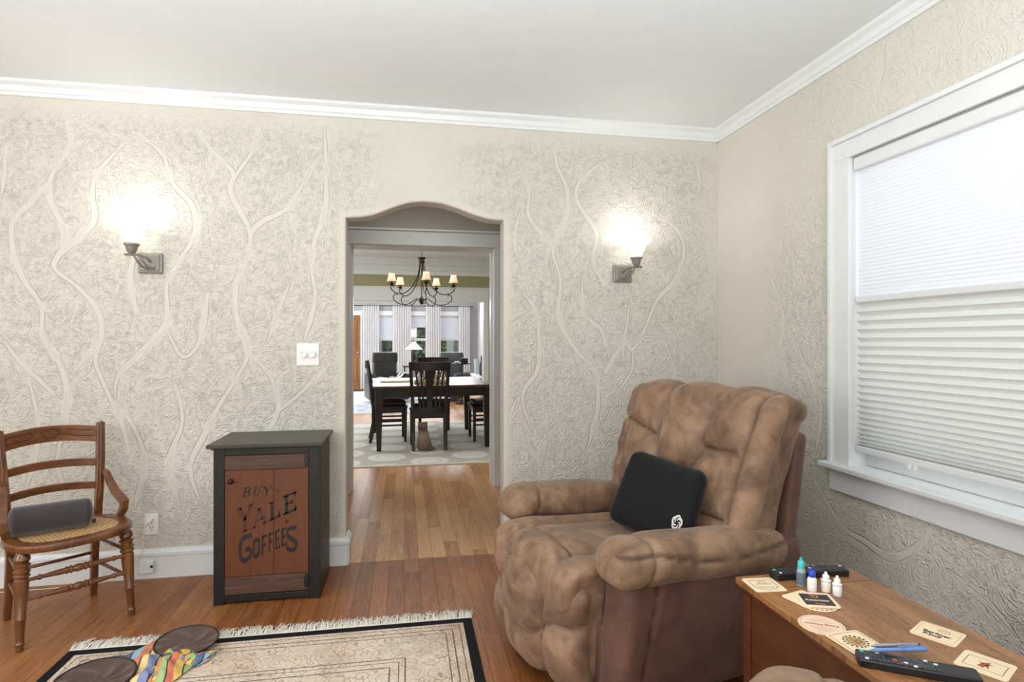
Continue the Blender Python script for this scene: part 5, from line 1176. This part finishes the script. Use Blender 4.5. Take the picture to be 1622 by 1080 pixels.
# things on the dining table
DZ = RZ+.7575
t = thing('folder', (-.11, 7.66, DZ), math.radians(4), 'pale yellow folder lying on the left of the dining table', 'folder')
MB().bx(-.19, .19, -.12, .12, 0, .012).build('cover', M['paper'], t, bev=.003)
t = thing('serving_tray', (.33, 7.36, DZ), math.radians(2), 'cream tray on the dining table behind the near chair back', 'tray')
MB().bx(-.21, .21, -.13, .13, 0, .012).bx(-.21, .21, -.13, -.118, .012, .035).bx(-.21, .21, .118, .13, .012, .035).bx(-.21, -.198, -.13, .13, .012, .035).bx(.198, .21, -.13, .13, .012, .035).build('tray_body', M['tray'], t, bev=.002)
def jar(x, y, h, r, m_, cap, label, nm='glass_jar', cat='jar'):
    t = thing(nm, (x, y, DZ+.0125), 0, label, cat, 'containers on the dining table tray')
    MB().lathe([(r*.95, 0), (r, .004), (r, h*.72), (r*.6, h*.85), (r*.5, h), (0, h)], n=16).build('body', m_, t, smooth='auto')
    MB().lathe([(r*.55, h*.98), (r*.55, h+.012), (0, h+.013)], n=12).build('lid', cap, t, smooth='auto')
jar(.19, 7.36, .13, .03, M['bottle'], M['slot'], 'clear bottle at the left end of the cream tray', 'glass_bottle', 'bottle')
jar(.26, 7.36, .12, .034, M['snack'], M['cream_leaf'], 'speckled snack jar left of the chair splat')
jar(.41, 7.36, .12, .034, M['snack'], M['cream_leaf'], 'speckled snack jar right of the chair splat')
jar(.48, 7.36, .13, .026, M['white_plastic'], M['print_black'], 'white bottle at the right end of the cream tray', 'white_bottle', 'bottle')

# ------------------------------------------------------------------ living room beyond
o = MB().bx(-2.6, .83, 10.6, 15.3, 0, .01).build('living_rug', M['livrug']); tag(o, 'pale blue and cream rug on the far living room floor', 'rug')
o = MB().bx(-2.0, -1.05, 15.45, 16.0, 0, .008).build('door_mat', M['print_black']); tag(o, 'dark mat in front of the oak door', 'mat')
# curtains
MB_ = None
rod = thing('curtain_rod', (0, LY-.12, 2.235), 0, 'long dark curtain rod across the far windows', 'curtain rod')
MB().tube([(-1.6, 0, 0), (1.82, 0, 0)], .011, 10).build('rod', M['slot'], rod, smooth=True)
for x in (-1.62, 1.84): MB().lathe([(0, -.02), (.018, -.012), (.022, 0), (.018, .012), (0, .02)], (x, 0, 0), 12, axis=(1, 0, 0)).build('finial', M['slot'], rod, smooth=True)
for x in (-.9, -.07, .77, 1.6): MB().bx(x-.006, x+.006, -.01, .119, -.02, .0).build('bracket', M['slot'], rod)
for (a, b, lb) in ((-1.10, -.665, 'leftmost white sheer curtain panel, next to the oak door'), (-.315, .18, 'white sheer curtain panel left of the middle far window'), (.565, .975, 'white sheer curtain panel right of the middle far window'), (1.465, 1.775, 'rightmost white sheer curtain panel, at the end of the rod')):
    n = 90; G = []
    for i in range(n):
        u = i/(n-1); x = a+(b-a)*u; ph = u*(b-a)*2*PI/.062; G.append([(x, LY-.12+(.022+.01*k/9)*math.sin(ph)-.0, 2.245-2.22*k/9) for k in range(10)])
    o = MB().grid(np.array(G)).build('curtain', M['curtain'], smooth=True); tag(o, lb, 'curtain', 'white curtains at the far windows')
def armchair(loc, rz, label):
    t = thing('leather_armchair', loc, rz, label, 'armchair', 'charcoal leather armchairs in the far room')     # front is -y
    rbox(MB(), (.52, .15, .5), .06, .04, None, lambda Q: Q*np.array([1, 1, 1])+np.array([0, .28, .62])).build('backrest', M['darkleather'], t, smooth=True, weld=1e-4)
    rbox(MB(), (.55, .13, .24), .05, .04, None, lambda Q: Q+np.array([0, .26, .92])).build('headrest', M['darkleather'], t, smooth=True, weld=1e-4)
    rbox(MB(), (.54, .6, .18), .06, .05, None, lambda Q: Q+np.array([0, -.05, .38])).build('seat_cushion', M['darkleather'], t, smooth=True, weld=1e-4)
    for s in (-1, 1): rbox(MB(), (.17, .72, .56), .07, .05, None, lambda Q: Q+np.array([s*.345, -.02, .33])).build('armrest', M['darkleather'], t, smooth=True, weld=1e-4)
    MB().bx(-.3, .3, -.34, .3, .04, .3).build('base', M['darkleather'], t, bev=.01)
    return t
a1 = armchair((-.36, 12.7, .0105), math.radians(12), 'charcoal leather armchair with a black and white throw, left beyond the dining table')
a2 = copy_tree(a1); a2.location = (.93, 12.9, 0); a2.rotation_euler = (0, 0, math.radians(-25)); a2['label'] = 'charcoal leather armchair to the right of the lamp, half hidden by the dining chair'
n = 40; U, V = np.meshgrid(np.linspace(-.27, .36, n), np.linspace(-.4, .12, n), indexing='ij'); P2 = np.stack([U.ravel(), V.ravel()], 1)
Z = .5+.035*sn(P2, 26, 3)+.1*sstep(.2, .3, P2[:, 0]); G = np.stack([U.ravel(), V.ravel(), Z], 1).reshape(n, n, 3)
o = MB().grid(G).build('throw_blanket', M['throw'], smooth=True, solid=.01); o.location = a1.location; o.rotation_euler = a1.rotation_euler; tag(o, 'black and white patterned throw crumpled on the left armchair', 'blanket')
st = thing('side_table', (.22, 14.2, .0105), 0, 'small dark side table under the stained glass lamp', 'table')
MB().bx(-.25, .25, -.22, .22, .66, .69).build('top', M['darkwood'], st, bev=.003)
for sx in (-1, 1):
    for sy in (-1, 1): MB().box((sx*.21, sy*.18, .33), (.035, .035, .66)).build('leg', M['darkwood'], st)
lp = thing('table_lamp', (.22, 14.2, .7015), math.radians(20), 'stained glass table lamp with a pale leaded shade before the far windows', 'lamp')
MB().lathe([(.07, 0), (.075, .01), (.03, .03), (.02, .1), (.034, .2), (.02, .3), (.012, .42), (.01, .6), (0, .6)], n=16).build('base', M['bronze'], lp, smooth='auto')
sd = MB().lathe([(.25, .38), (.235, .39), (.06, .545), (.03, .565)], n=8).build('lamp_shade', M['lampglass'], lp)
m = MB()
for k in range(8):
    a = 2*PI*k/8; m.tube([(.252*math.cos(a), .252*math.sin(a), .38), (.062*math.cos(a), .062*math.sin(a), .548)], .005, 5)
m.tube([(.252*math.cos(2*PI*k/8), .252*math.sin(2*PI*k/8), .38) for k in range(9)], .006, 5, caps=False); m.tube([(.17*math.cos(2*PI*k/8), .17*math.sin(2*PI*k/8), .452) for k in range(9)], .004, 5, caps=False)
m.build('leading', M['slot'], sd); MB().lathe([(.034, .56), (.03, .58), (.01, .59), (.012, .61), (0, .62)], n=10).build('finial', M['bronze'], lp, smooth='auto')
point('table_lamp_light', (.22, 14.2, 1.16), 4, (1, .9, .75), .04)
ts = thing('console_tray', (1.16, 12.0, 0), 0, 'small round side table with dark items right of the dining chair back', 'side table')
MB().lathe([(.14, 0), (.14, .015), (.02, .03), (.015, .8), (.2, .82), (.2, .84), (0, .84)], n=24).build('stand', M['darkwood'], ts, smooth='auto')
o = MB().bx(-.07, .07, -.05, .05, 0, .1).build('radio', M['black_plastic'], bev=.015); o.location = (1.21, 12.0, .8405); tag(o, 'black box with rounded corners on the small side table', 'box')
o = MB().bx(-.05, .05, -.04, .04, 0, .035).build('tissue_pack', M['white_plastic'], bev=.01); o.location = (1.06, 11.97, .8405); tag(o, 'small white packet on the small side table', 'packet')
# shelf things in the arched recess and below
def simple(nm, x, y, z, prof, m_, lb, cat, n=14):
    o = MB().lathe(prof, (0, 0, 0), n).build(nm, m_, smooth='auto'); o.location = (x, y, z); tag(o, lb, cat); return o
o = MB().bx(-.015, .015, -.1, .1, 0, .22).build('picture_frame', M['oakdoor'], bev=.003); MB().bx(-.017, -.0145, -.075, .075, .025, .195).build('picture', M['print_gold'], o); o.location = (1.99+.06, 14.9, .886); tag(o, 'small brown framed picture on the recess shelf', 'picture')
simple('pottery_bowl', 2.1, 14.92, 1.1955, [(.04, 0), (.09, .05), (.1, .12), (.06, .17), (.05, .18), (.045, .18)], M['pewter'], 'round grey pot on the upper recess shelf', 'pot')
lo = thing('low_cabinet', (1.84, 14.3, 0), 0, 'low white ledge along the living room right wall', 'shelf')
MB().bx(-.13, .155, -1.0, .9, 0, .42).build('body', M['white'], lo, bev=.004); MB().bx(-.15, .155, -1.02, .92, .42, .45).build('top', M['white'], lo, bev=.004)
for i, (y, h) in enumerate(((13.6, .44), (13.95, .5), (14.3, .46))):
    simple('tall_vase', 1.83+.02*i, y, .4505, [(.05, 0), (.06, .02), (.06, h*.6), (.025, h*.75), (.02, h*.9), (.03, h), (0, h)], M['slot'], ['nearest dark tall bottle on the low white ledge', 'tallest dark bottle in the middle of the low white ledge', 'farthest dark bottle of the row on the low white ledge'][i], 'bottle')
simple('glass_vase', 1.8, 14.75, .4505, [(.05, 0), (.055, .02), (.07, .35), (.075, .38)], M['bottle'], 'clear glass vase at the far end of the low white ledge', 'vase')
# outside the far windows
rnd = random.Random(5)
def bush(x, y, w_, h, lb):
    rng = np.random.RandomState(int(x*10) % 97+3); m = MB()
    def hh(P, D): return .12*sn(P, 9, 4)+.05*sn(P, 25, 6)
    rbox(m, (w_, 1.2, h), .4, .12, hh, None, (0, 0, h/2-.25)); o = m.build('hedge', M['leaves'], weld=1e-4, smooth=True); o.location = (x, y, 0); tag(o, lb, 'hedge')
bush(.55, 20, 2.2, 3.2, 'green hedge outside seen through the middle far window')
pb = thing('porch_column', (1.35, 17.6, -.2), 0, 'grey porch column outside the right far window', 'column'); MB().bx(-.1, .1, -.1, .1, 0, 3).build('shaft', M['white'], pb); MB().bx(-.15, .15, -.15, .15, 0, .2).build('plinth', M['porch'], pb)
pb = thing('porch_column', (-.75, 17.6, -.2), 0, 'white porch column outside the left far window', 'column'); MB().bx(-.1, .1, -.1, .1, 0, 3).build('shaft', M['white'], pb); MB().bx(-.15, .15, -.15, .15, 0, .2).build('plinth', M['porch'], pb)
hs = thing('neighbour_house', (0, 27, -.2), 0, 'dark grey house across the street outside the far windows', 'house'); MB().bx(-7, 9, 0, 4, 0, 4).build('wall', M['porch'], hs)
for k in range(6): MB().bx(-6+k*2.4, -5.2+k*2.4, -.03, .02, 1.0, 2.4).build('window', M['slot'], hs)
